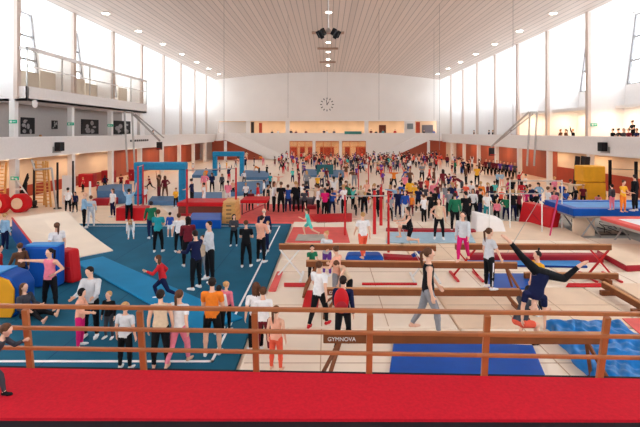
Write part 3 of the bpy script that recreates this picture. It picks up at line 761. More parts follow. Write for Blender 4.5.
def trampoline(x0, x1, y0, y1, z, padm, bedm, th, lab, rz=0.):
    t = thing('trampoline', lab, 'trampoline', (x0, y0, 0), rz, 'large trampolines'); w, d = x1 - x0, y1 - y0
    MB().box(.25, w - .25, .25, d - .25, z - .03, z + .0).build('bed', bedm, t)
    pad = MB().quadwall('y', 0, 0, 1, 0, 1, [], .1)
    pd = MB().box(0, w, 0, .4, z - th, z + .04).box(0, w, d - .4, d, z - th, z + .04).box(0, .4, .4, d - .4, z - th, z + .04).box(w - .4, w, .4, d - .4, z - th, z + .04)
    pd.build('frame_pad', padm, t, bevel=.03)
    MB().box(.05, w - .05, .05, .12, z - th - .1, z - th).box(.05, w - .05, d - .12, d - .05, z - th - .1, z - th).box(.05, .12, .05, d, z - th - .1, z - th).build('frame_tube', STEEL, t)
    for x in (.9, w - .9):
        for y in (.15, d - .15):
            MB().cone((x - .45, y, .02), (x + .25, y, z - th), .035, .035, 8).build('leg', STEEL, t)
            MB().cone((x + .45, y, .02), (x - .25, y, z - th), .035, .035, 8).build('leg', STEEL, t)
    return t
trampoline(11.1, 17.2, 20.3, 23.0, 1.3, BLUE, SKYB, .3, 'large trampoline with thick blue pads, children standing on it')
trampoline(11.9, 16.4, 15.9, 19.4, 1.12, PINK, LINEW, .1, 'nearer trampoline with faded red frame pads at the right edge', .04)
for i, (x, y) in enumerate(((12.1, 21.6), (13.3, 21.2))):
    t = thing('folded_frame', ['dark folded frame stored under the blue trampoline', 'tangled dark hoops stored under the blue trampoline'][i], 'folded frame', (x, y, 0))
    b = MB()
    rr = random.Random(i)
    for k in range(9):
        a = Vector((rr.uniform(-.5, .6), rr.uniform(-.3, .3), rr.uniform(.05, .6))); c = Vector((rr.uniform(-.5, .6), rr.uniform(-.3, .3), rr.uniform(.03, .6))); b.cone(a, c, .02, .02, 6)
    b.box(-.6, .7, -.35, .35, .0, .05); b.build('frame_tubes', DARK, t)
tag(MB().box(0, 1.0, 0, .08, 0, .85).build('plywood_panel', TAN, loc=(11.35, 20.75, 0)), 'tan panel standing under the corner of the blue trampoline', 'panel')
# yellow foam cubes
A = P(584, 206)
tag(MB().box(0, 1.35, 0, 1.2, 0, 1.5).build('foam_cube', YEL, bevel=.08, loc=A + Vector((.1, 0, 0))), 'lower yellow foam cube of the stack by the right wall', 'foam block')
tag(MB().box(0, 1.42, 0, 1.2, 1.52, 2.58).build('foam_cube', YEL, bevel=.08, loc=A), 'upper yellow foam cube of the stack by the right wall', 'foam block')
# racks on the right wall
for i, (px, Y) in enumerate(((610, 30.5), (636, 29))):
    X = (px - VX) * Y / F
    t = thing('training_rack', ['dark training rack post by the yellow cubes', 'dark training rack post at the right picture edge'][i], 'rack', (X, Y, 0))
    MB().box(-.08, .08, -.06, .06, 0, 2.9).build('upright', BLACK, t)
    MB().box(-.4, .4, -.3, .3, 0, .08).build('base', BLACK, t)
    MB().cone((0, 0, 2.3), (1.6, -.1, 2.25), .03, .03, 8).build('cross_bar', STEEL, t)
for i, (px, Y) in enumerate(((588, 30.8), (578, 31.2), (584, 31.4))):
    X = (px - VX) * Y / F
    tag(MB().bar((X - .25, Y, .0), (X + .15, Y + .3, 3.1), .35, .06).build('leaning_board', DARK), ['dark board leaning by the yellow cubes, widest', 'dark board leaning by the yellow cubes, leftmost', 'dark board leaning behind the yellow cubes'][i], 'board')
# racks and wall bars at the left
for i, (px0, px1, Y, lean) in enumerate(((34, 44, 29.5, 0), (46.5, 51, 28.8, .35), (-3, 4, 28, 0))):
    x0, x1 = (px0 - VX) * Y / F, (px1 - VX) * Y / F
    t = thing('wall_bars', ['orange wooden wall bars behind the cream incline', 'narrow orange ladder leaning beside the wall bars', 'orange wall bars cut by the left picture edge'][i], 'wall bars', (x0, Y, 0))
    w = x1 - x0
    for x in (0, w): MB().bar((x, 0, 0), (x - lean, .2, 2.9), .1, .08).build('upright', PLINTH, t)
    for k in range(12):
        z = .2 + k * .225; MB().cone((-lean * z / 2.9, .0, z), (w - lean * z / 2.9, .0, z), .03, .03, 6).build('rung', PLINTH, t)
Y = 28.5
x0, x1 = (41 - VX) * Y / F, (57.5 - VX) * Y / F
t = thing('goal_frame', 'pale steel frame standing around the orange ladders', 'frame', (x0, Y - .6, 0))
MB().cone((x1 - x0 + .3, 0, 0), (x1 - x0, 0, 2.55), .06, .06, 8).build('upright', STEEL, t); MB().cone((0, 0, 2.45), (x1 - x0, 0, 2.55), .06, .06, 8).build('crossbar', STEEL, t)
MB().cone((0, 0, 2.45), (-.2, .0, 3.1), .06, .06, 8).build('hanger_tube', STEEL, t)
for i, (px, Y, z) in enumerate(((57.5, 28.2, 2.9), (73, 29.6, 2.9), (34, 28.6, 2.8), (90, 27.8, 1.75))):
    X = (px - VX) * Y / F
    t = thing('pole_stand', ['black pole beside the pale steel frame', 'brown black pole in front of the second left column', 'dark pole at the left side of the wall bars', 'white padded post by the children in white'][i], 'pole', (X, Y, 0))
    MB().cone((0, 0, 0), (0, 0, z), .07, .06, 10).build('pole', [BLACK, DARK, DARK, WSTEEL][i], t)
    MB().cone((0, 0, 0), (0, 0, .06), .25, .2, 14).build('base_plate', BLACK, t)
# cluttered equipment trolley
X0 = (16 - VX) * 28.2 / F
t = thing('equipment_trolley', 'black and white trolley of poles beside the left column', 'trolley', (X0, 28.2, 0))
b = MB()
for k in range(8): b.bar((.1 + k * .1, 0, .5 + .15 * (k % 3)), (.75 - k * .04, .1 * (k % 3), 2.2 - .12 * k), .07)
b.build('stored_poles', BLACK, t); MB().bar((.05, -.1, 1.9), (.9, -.1, .7), .06).bar((0, -.1, 1.2), (.5, -.1, 1.25), .1).build('pale_pole', WSTEEL, t)
MB().box(0, 1, -.1, .5, .15, .45).build('trolley_base', DARK, t)
for k in range(4):
    x = [-.0, .9][k % 2]; y = [-.05, .45][k // 2]; MB().cone((x, y - .02, .08), (x, y + .03, .08), .08, .08, 12).build('wheel', BLACK, t)
tag(MB().box(0, .85, 0, .1, 0, 1.9).build('notice_board', WHITE, loc=((62 - VX) * 30 / F, 30, 0)), 'blank white board in front of the left wall', 'board')
for i, (px0, px1, Y) in enumerate(((78, 93, 39), (101, 113, 42.5), (128, 139, 44))):
    x0 = (px0 - VX) * Y / F; x1 = (px1 - VX) * Y / F
    tag(MB().box(x0, x1, Y, Y + .7, 0, 1.15).build('stacked_mats', DRED, bevel=.06), ['dark red stack of mats against the left wall, widest', 'dark red stack of mats against the left wall, beside the second column', 'dark red stack of mats behind the nearer arch'][i], 'mats')

# ------------------------------------------------------------------ people
SKIN = {'fair': mat('skin_fair', (232, 184, 158), .55, .03), 'tan': mat('skin_tan', (206, 152, 122), .55, .03)}
EYE = mat('eye_dark', (40, 28, 24), .3); LIP = mat('lip_rose', (190, 100, 96), .5)
HAIR = {n: mat('hair_' + n.replace(' ', '_'), c, .6, .2, 30.) for n, c in
        {'dark': (38, 26, 22), 'brown': (92, 58, 38), 'blonde': (198, 152, 100), 'grey': (170, 160, 150)}.items()}
PAL = {'white': (236, 234, 234), 'black': (13, 13, 18), 'navy': (18, 26, 66), 'blue': (40, 82, 170), 'light blue': (150, 186, 214), 'teal': (34, 150, 160), 'green': (30, 112, 78),
       'red': (200, 36, 44), 'maroon': (112, 28, 40), 'pink': (236, 130, 150), 'magenta': (214, 28, 110), 'purple': (104, 60, 150), 'orange': (238, 130, 40), 'yellow': (240, 178, 50),
       'peach': (240, 176, 150), 'beige': (222, 196, 166), 'grey': (140, 140, 146), 'light grey': (206, 208, 212), 'dark grey': (66, 66, 74), 'coral': (236, 96, 70), 'brown': (108, 70, 50), 'turquoise': (90, 200, 190)}
CL = {k: mat('cloth_' + k.replace(' ', '_'), v, .8, .08, 14.) for k, v in PAL.items()}

def mir(a): return [(-x, y, z) for x, y, z in a]
def pose(rl, ra, ll=None, la=None, sp=(0, .02, 1), hd=None, look=0, pitch=0, foot=None):
    return dict(rl=rl, ll=ll or mir(rl), ra=ra, la=la or mir(ra), sp=sp, hd=hd, look=look, pitch=pitch, foot=foot)
A_DN = [(.22, -.05, -1), (.08, .22, -1)]; A_FW = [(.15, .5, -1), (.0, 1, -.1)]; A_HP = [(.75, -.25, -1), (-.75, .45, -.45)]
A_UP = [(.5, .1, .9), (.1, .1, 1)]; A_SD = [(1, .1, .1), (1, .3, .15)]; A_CR = [(.15, .3, -1), (-.9, .5, .15)]; A_BK = [(.2, -.5, -1), (.1, .1, -1)]
L_ST = [(.1, .02, -1), (.03, -.04, -1)]
PO = {
 'stand': pose(L_ST, A_DN, look=10),
 'stand2': pose([(.14, .1, -1), (.05, -.05, -1)], A_CR, ll=[(-.1, -.05, -1), (-.02, -.06, -1)], look=-25, pitch=8),
 'hold': pose(L_ST, A_FW, look=15, pitch=15),
 'hip': pose([(.16, 0, -1), (.06, -.02, -1)], A_HP, la=A_DN and mir(A_DN), look=20),
 'walk': pose([(.06, .42, -1), (.02, .08, -1)], [(.2, -.35, -1), (.1, .1, -1)], ll=[(-.06, -.28, -1), (-.02, -.62, -1)], la=[(-.2, .4, -1), (-.05, .8, -1)]),
 'run': pose([(.06, .9, -.8), (.02, -.25, -1)], [(.3, -.8, -.8), (.05, .5, -.8)], ll=[(-.06, -.5, -1), (-.02, -1, -.5)], la=[(-.3, .7, -.8), (.1, .9, .4)], sp=(0, .25, 1)),
 'up': pose(L_ST, A_UP), 'side': pose([(.35, 0, -1), (.3, -.02, -1)], A_SD),
 'bend': pose([(.12, .0, -1), (.04, -.05, -1)], [(.1, .5, -1), (.0, .3, -1)], sp=(0, .85, .5), hd=(0, .8, .5)),
 'crouch': pose([(.3, 1, .1), (.05, -.5, -1)], [(.3, .7, -.8), (-.1, 1, 0)], sp=(0, .3, 1)),
 'sitc': pose([(.18, 1, .02), (.02, .1, -1)], [(.2, .35, -1), (-.3, 1, -.1)], sp=(0, .05, 1), pitch=10),
 'sitf': pose([(.35, 1, .15), (-.5, .7, -.2)], [(.3, .3, -1), (-.1, .9, -.1)], sp=(0, -.05, 1)),
 'lunge': pose([(.1, .9, -.6), (.02, -.05, -1)], A_SD, ll=[(-.1, -.7, -.9), (-.02, -.8, -.75)]),
 'wave': pose(L_ST, A_UP, la=mir(A_DN)),
}

def build_prims(H, ps, build=1., fingers=True):
    V = Vector; n_ = lambda v: V(v).normalized()
    hh = H * (.135 + max(0, 1.7 - H) * .045); g = MB(); pr = []
    sp = n_(ps['sp']); rx = V((1, 0, 0)); rx = (rx - sp * rx.dot(sp)).normalized(); fw = sp.cross(rx)
    tl = .295 * H; pb = -sp * .055 * H; nb = sp * tl
    st = [(-.065, .045, .04), (-.03, .085, .062), (.02, .096, .066), (.10, .083, .058), (.16, .074, .052), (.22, .086, .058), (.26, .088, .056), (.29, .068, .045), (.315, .035, .034)]
    ringz = []
    for h, w, d in st:
        c = sp * h * H
        ringz.append([c + rx * (w * H * build * math.cos(q)) + fw * (d * H * build * math.sin(q)) for q in [2 * PI * i / 18 for i in range(18)]])
    g.loft(ringz); pr.append((sp * -.06 * H, sp * .31 * H, .075 * H, .07 * H, 'torso'))
    hd = n_(ps['hd']) if ps['hd'] else (sp + V((0, 0, .35 if sp.z > -.2 else 0))).normalized()
    hb = sp * .30 * H + hd * .045 * H
    g.cone(sp * .28 * H, hb + hd * .03 * H, .033 * H, .029 * H, 12, 2); pr.append((sp * .30 * H, hb, .036 * H, .034 * H, 'neck'))
    # head frame
    lk = math.radians(ps['look']); pt = math.radians(ps['pitch'])
    f0 = hd.cross(V((1, 0, 0)).normalized() - hd * hd.x).normalized() if abs(hd.x) < .95 else V((0, 1, 0))
    R = Matrix.Rotation(-lk, 3, hd); hf = (R @ f0).normalized(); hr = hf.cross(hd).normalized()
    R2 = Matrix.Rotation(-pt, 3, hr); hf = R2 @ hf; hu = R2 @ hd
    hc = hb + hu * hh * .52 + hf * hh * .06
    g.ball(hc + hu * hh * .1 - hf * hh * .03, (hh * .345, hh * .42, hh * .39), hr, hf, hu, 18, 12)
    g.cone(hc - hu * hh * .08 + hf * hh * .1, hc - hu * hh * .34 + hf * hh * .2, hh * .27, hh * .14, 12, 3)
    g.cone(hc + hu * hh * .02 + hf * hh * .36, hc - hu * hh * .09 + hf * hh * .44, hh * .03, hh * .055, 8, 2)
    for s in (-1, 1): g.ball(hc + hr * s * hh * .345 - hf * hh * .03 - hu * hh * .02, (hh * .05, hh * .08, hh * .12), hr, hf, hu, 10, 6)
    pr.append((hc - hu * .1 * hh, hc + hu * .12 * hh, .38 * hh, .38 * hh, 'head'))
    eyes = [hc + hf * hh * .37 + hr * s * hh * .15 + hu * hh * .03 for s in (-1, 1)]; lips = hc + hf * hh * .36 - hu * hh * .23
    J = {'hc': hc, 'hf': hf, 'hr': hr, 'hu': hu, 'hh': hh}
    lo = [sp * -.06 * H]
    for sd, key in ((1, 'rl'), (-1, 'll')):
        a = rx * sd * .052 * H - sp * .015 * H; d1, d2 = n_(ps[key][0]), n_(ps[key][1])
        k = a + d1 * .245 * H; an = k + d2 * .225 * H
        g.cone(a, k, .056 * H * build, .036 * H, 14, 3); g.cone(k, an, .036 * H, .021 * H, 12, 3)
        g.ball(k + d2 * .07 * H - (n_(d1.cross(d2).cross(d2)) if d1.cross(d2).length > .05 else fw) * -.0 , (.037 * H, .037 * H, .06 * H), None, None, d2, 10, 6)
        ft = ps['foot'][0 if sd > 0 else 1] if ps['foot'] else None
        if ft is None:
            f = fw - d2 * fw.dot(d2)
            if f.length < .2: f = -sp.cross(rx)
            f = (f.normalized() + V((sd * .15, 0, 0))).normalized()
            if d2.z < -.6: f.z = 0; f.normalize()
        else: f = n_(ft)
        dn = d2 if d2.z > -.6 else V((0, 0, -1))
        heel = an + dn * .022 * H - f * .02 * H; toe = an + dn * .027 * H + f * .10 * H
        g.cone(heel, heel.lerp(toe, .6), .021 * H, .021 * H, 10, 3); g.cone(heel.lerp(toe, .55) + rx * .008 * H, toe, .022 * H, .014 * H, 10, 3); g.cone(heel.lerp(toe, .5) - rx * .01 * H, toe - rx * .016 * H - f * .012 * H, .018 * H, .012 * H, 8, 2)
        g.cone(an - d2 * .02 * H, heel.lerp(toe, .25), .024 * H, .022 * H, 10, 2)
        pr += [(a, k, .056 * H, .036 * H, 'thigh'), (k, an, .036 * H, .023 * H, 'shin'), (an + dn * .012 * H, toe, .024 * H, .018 * H, 'foot')]
        lo += [heel + V((0, 0, -.021 * H)), toe + V((0, 0, -.016 * H)), k + V((0, 0, -.036 * H)), toe, an]
    for sd, key in ((1, 'ra'), (-1, 'la')):
        a = rx * sd * .108 * H * build + sp * .272 * H; d1, d2 = n_(ps[key][0]), n_(ps[key][1])
        if d1.z > .3: a = a + sp * .02 * H
        e = a + d1 * .165 * H; w = e + d2 * .14 * H
        g.cone(rx * sd * .04 * H + sp * .26 * H, a, .042 * H, .034 * H, 12, 3); g.cone(a, e, .033 * H * build, .024 * H, 12, 3); g.cone(e, w, .025 * H, .017 * H, 12, 3)
        pr += [(a, e, .034 * H, .025 * H, 'uarm'), (e, w, .025 * H, .018 * H, 'farm')]
        s_ = (rx * sd - d2 * d2.dot(rx * sd)); s_ = s_.normalized() if s_.length > .2 else fw
        s_ = -s_ if abs(d2.z) < .3 else s_
        sidev = d2.cross(s_).normalized()          # across the palm
        if sidev.dot(fw) < 0: sidev = -sidev
        if fingers:
            pc = w + d2 * .045 * H
            for q in (-.016, -.005, .006, .016): g.cone(w + d2 * .006 * H + sidev * q * .6 * H, w + d2 * .052 * H + sidev * q * H, .0105 * H, .0095 * H, 8, 2)
            inn = -s_
            for q, L in ((.018, .9), (.006, 1.), (-.006, .94), (-.017, .74)):
                p0 = w + d2 * .052 * H + sidev * q * H; p1 = p0 + (d2 + inn * .25).normalized() * .024 * H * L; p2 = p1 + (d2 * .7 + inn * .6).normalized() * .022 * H * L
                g.cone(p0, p1, .0062 * H, .0056 * H, 8, 2); g.cone(p1, p2, .0056 * H, .0048 * H, 8, 2)
            p0 = w + d2 * .02 * H + sidev * .016 * H; p1 = p0 + (d2 * .6 + sidev * .7 + inn * .3).normalized() * .026 * H; p2 = p1 + (d2 + sidev * .2 + inn * .3).normalized() * .02 * H
            g.cone(p0, p1, .0085 * H, .0065 * H, 8, 2); g.cone(p1, p2, .0065 * H, .0054 * H, 8, 2)
        else:
            g.cone(w, w + d2 * .05 * H, .019 * H, .018 * H, 8, 2); g.cone(w + d2 * .05 * H, w + d2 * .09 * H, .018 * H, .012 * H, 8, 2)
            g.cone(w + d2 * .015 * H, w + d2 * .05 * H + sidev * .03 * H, .011 * H, .008 * H, 6, 2)
        pr.append((w + d2 * .01 * H, w + d2 * .09 * H, .018 * H, .014 * H, 'hand'))
        lo += [w + d2 * .095 * H, e + V((0, 0, -.02 * H))]
    lo.append(hc + hu * hh * .5 * (1 if hu.z < 0 else 0))
    zmin = min(p.z for p in lo)
    if ps['sp'][2] > 0 and all(ps[k][0][2] > -.3 for k in ('rl', 'll')) and (ps['rl'][1][2] > -.6): zmin = min(zmin, -.085 * H * build)
    J['z'] = zmin
    return g, pr, eyes, lips, J

def hair_mesh(J, style):
    hh, c, f, r, u = J['hh'], J['hc'], J['hf'], J['hr'], J['hu']; g = MB()
    if style == 'bald':
        g.ball(c + u * hh * .0 - f * hh * .13, (hh * .36, hh * .33, hh * .2), r, f, u, 16, 8); return g
    if style == 'hood':
        g.ball(c + u * hh * .1 - f * hh * .1, (hh * .42, hh * .42, hh * .48), r, f, u, 16, 10); return g
    g.ball(c + u * hh * .15 - f * hh * .11, (hh * .385, hh * .415, hh * .40), r, f, u, 18, 12)
    b = c - f * hh * .48
    if style in ('pony', 'high'):
        s = b + u * hh * (.2 if style == 'pony' else .5) + (f * hh * .3 if style == 'high' else f * 0)
        g.ball(s, (hh * .12, hh * .12, hh * .12), r, f, u, 10, 6)
        if style == 'pony':
            p1 = s - f * hh * .2 - u * hh * .15; p2 = p1 - Vector((0, 0, hh * .75)) + f * hh * .05; p3 = p2 - Vector((0, 0, hh * .45)) + f * hh * .05
            g.cone(s, p1, hh * .1, hh * .13, 10, 2); g.cone(p1, p2, hh * .13, hh * .12, 10, 2); g.cone(p2, p3, hh * .12, hh * .03, 10, 2)
        else:
            g.cone(s, s + u * hh * .3 - f * hh * .05, hh * .07, hh * .12, 8, 2)
    if style == 'bun': g.ball(b + u * hh * .35, (hh * .17, hh * .17, hh * .17), r, f, u, 12, 8)
    if style == 'long':
        for q in (-.24, -.1, .05, .2, .3):
            s = c - f * hh * (.34 - abs(q) * .5) + r * q * hh * 1.1 + u * hh * .1
            g.cone(s, s - Vector((0, 0, hh * .55)), hh * .16, hh * .15, 10, 2); g.cone(s - Vector((0, 0, hh * .55)), s - Vector((0, 0, hh * 1.0)) - f * hh * .05, hh * .15, hh * .07, 10, 2)
    if style == 'short':
        g.ball(c - f * hh * .2 - u * hh * .05, (hh * .33, hh * .26, hh * .25), r, f, u, 14, 8)
    return g

PROTO = {}; PEND = []
def proto(key, H, ps, build=1., voxel=.012, hair='short', sleeve='long', leg='long', shoes=True, fingers=True):
    g, pr, eyes, lips, J = build_prims(H, ps, build, fingers)
    me = bpy.data.meshes.new('body'); me.from_pydata(g.v, [], g.f); me.update()
    o = bpy.data.objects.new('body_raw', me); C.objects.link(o)
    m = o.modifiers.new('r', 'REMESH'); m.mode = 'VOXEL'; m.voxel_size = voxel; m.use_smooth_shade = True
    sm = o.modifiers.new('s', 'SMOOTH'); sm.iterations = 2; sm.factor = .5
    PEND.append((key, o, pr, eyes, lips, J, H, hair, sleeve, leg, shoes, voxel))

def finish_protos():
    dg = bpy.context.evaluated_depsgraph_get()
    for key, o, pr, eyes, lips, J, H, hair, sleeve, leg, shoes, vx in PEND:
        me = bpy.data.meshes.new_from_object(o.evaluated_get(dg)); me.name = 'body'
        z = -J['z']
        nv = len(me.vertices); co = np.empty(nv * 3, np.float32); me.vertices.foreach_get('co', co); co = co.reshape(-1, 3)
        no = np.empty(nv * 3, np.float32); me.vertices.foreach_get('normal', no); no = no.reshape(-1, 3)
        faces = [tuple(p.vertices) for p in me.polygons]; nf = len(faces)
        cen = np.empty(nf * 3, np.float32); me.polygons.foreach_get('center', cen); cen = cen.reshape(-1, 3)
        best = np.full(nf, 1e9); tagi = np.zeros(nf, int); tt = np.zeros(nf)
        for i, (a, b, ra, rb, tg) in enumerate(pr):
            a, b = np.array(a), np.array(b); d = b - a; t = np.clip(((cen - a) @ d) / (d @ d), 0, 1)
            dist = np.linalg.norm(cen - (a + t[:, None] * d), axis=1) - (ra + (rb - ra) * t)
            if tg == 'torso': dist = dist - .012 * H
            k = dist < best; best[k] = dist[k]; tagi[k] = i; tt[k] = t[k]
        tg = np.array([p[4] for p in pr])[tagi]
        top = ((tg == 'torso') & (tt > .12) & (tt < .985))
        ul = {'none': -.1, 'short': .6, 'long': 2}[sleeve]
        top |= (tg == 'uarm') & (tt < ul)
        if sleeve == 'long': top |= (tg == 'farm') & (tt < .93)
        bot = ((tg == 'torso') & (tt <= .2)); 
        bot |= (tg == 'thigh') & (tt < {'long': 2, 'short': .75, 'none': .1}[leg])
        if leg == 'long': bot |= (tg == 'shin') & (tt < .93)
        sh = ((tg == 'foot') | ((tg == 'shin') & (tt > .97))) if shoes else np.zeros(nf, bool)
        mi = np.zeros(nf, np.int32)
        for e in eyes: mi[np.linalg.norm(cen - np.array(e), axis=1) < .08 * J['hh'] + vx * .35] = 1
        q = (cen - np.array(lips)); mi[(np.abs(q @ np.array(J['hr'])) < .12 * J['hh']) & (np.abs(q @ np.array(J['hu'])) < .035 * J['hh'] + vx * .2) & (np.linalg.norm(q, axis=1) < .17 * J['hh'])] = 2
        me.polygons.foreach_set('material_index', mi)
        me.materials.clear()
        for m_ in (SKIN['fair'], EYE, LIP): me.materials.append(m_)
        co2 = co.copy(); co2[:, 2] += z; me.vertices.foreach_set('co', co2.ravel()); me.update()
        me.polygons.foreach_set('use_smooth', [True] * nf)
        parts = {'body': me}
        fa = np.array([f if len(f) == 4 else f + (f[-1],) for f in faces])
        fi = [i for i, q_ in enumerate(pr) if q_[4] in ('foot', 'shin')]
        rt = np.isin(tagi, fi[:2])
        for nm, selm, off in (('shirt', top, .0085), ('trousers', bot, .0055), ('right_shoe', sh & rt, .004), ('left_shoe', sh & ~rt, .004)):
            if not selm.any(): continue
            off = off * H
            sel = fa[selm]; oth = fa[~selm]; used = np.unique(sel); inner = np.ones(nv, bool); inner[np.unique(oth)] = False
            # offset field: 0 at the hem, rising inwards over two rings
            w = np.zeros(nv); w[used] = .45; w[inner] = 1
            if nm == 'shirt':
                # the hem hangs over the trousers
                hemv = used[~inner[used]]; spn = np.array(J['hc']); w[hemv] = .9
            mp = -np.ones(nv, int); mp[used] = np.arange(len(used))
            v = co2[used] + no[used] * (w[used] * off)[:, None]
            m2 = bpy.data.meshes.new(nm); m2.from_pydata(v.tolist(), [], [tuple(dict.fromkeys(mp[r])) for r in sel]); m2.update()
            m2.polygons.foreach_set('use_smooth', [True] * len(m2.polygons)); m2.materials.append(CL['white'])
            parts[nm] = m2
        hg = hair_mesh(J, hair); m3 = bpy.data.meshes.new('hair')
        m3.from_pydata([(a, b, c + z) for a, b, c in hg.v], [], hg.f); m3.update(); m3.polygons.foreach_set('use_smooth', [True] * len(m3.polygons)); m3.materials.append(HAIR['dark'])
        parts['hair'] = m3
        PROTO[key] = (parts, H)
        bpy.data.objects.remove(o)
    PEND.clear()

def spawn(key, loc, rz, label, top, bot, hair='dark', shoe='white', skin='fair', H=None, group=None, far=False):
    parts, H0 = PROTO[key]
    e = thing('person', label, 'person', loc, math.radians(rz), group)
    s = (H or H0) / H0; e.scale = (s, s, s)
    cm = {'body': SKIN[skin], 'shirt': CL[top], 'trousers': CL[bot], 'right_shoe': CL[shoe], 'left_shoe': CL[shoe], 'hair': HAIR.get(hair) or CL[hair]}
    for nm, me in parts.items():
        if far and 'shoe' in nm: continue
        o = bpy.data.objects.new(nm.split('_')[-1], me); C.objects.link(o); o.parent = e
        o.material_slots[0].link = 'OBJECT'; o.material_slots[0].material = cm[nm]
    return e

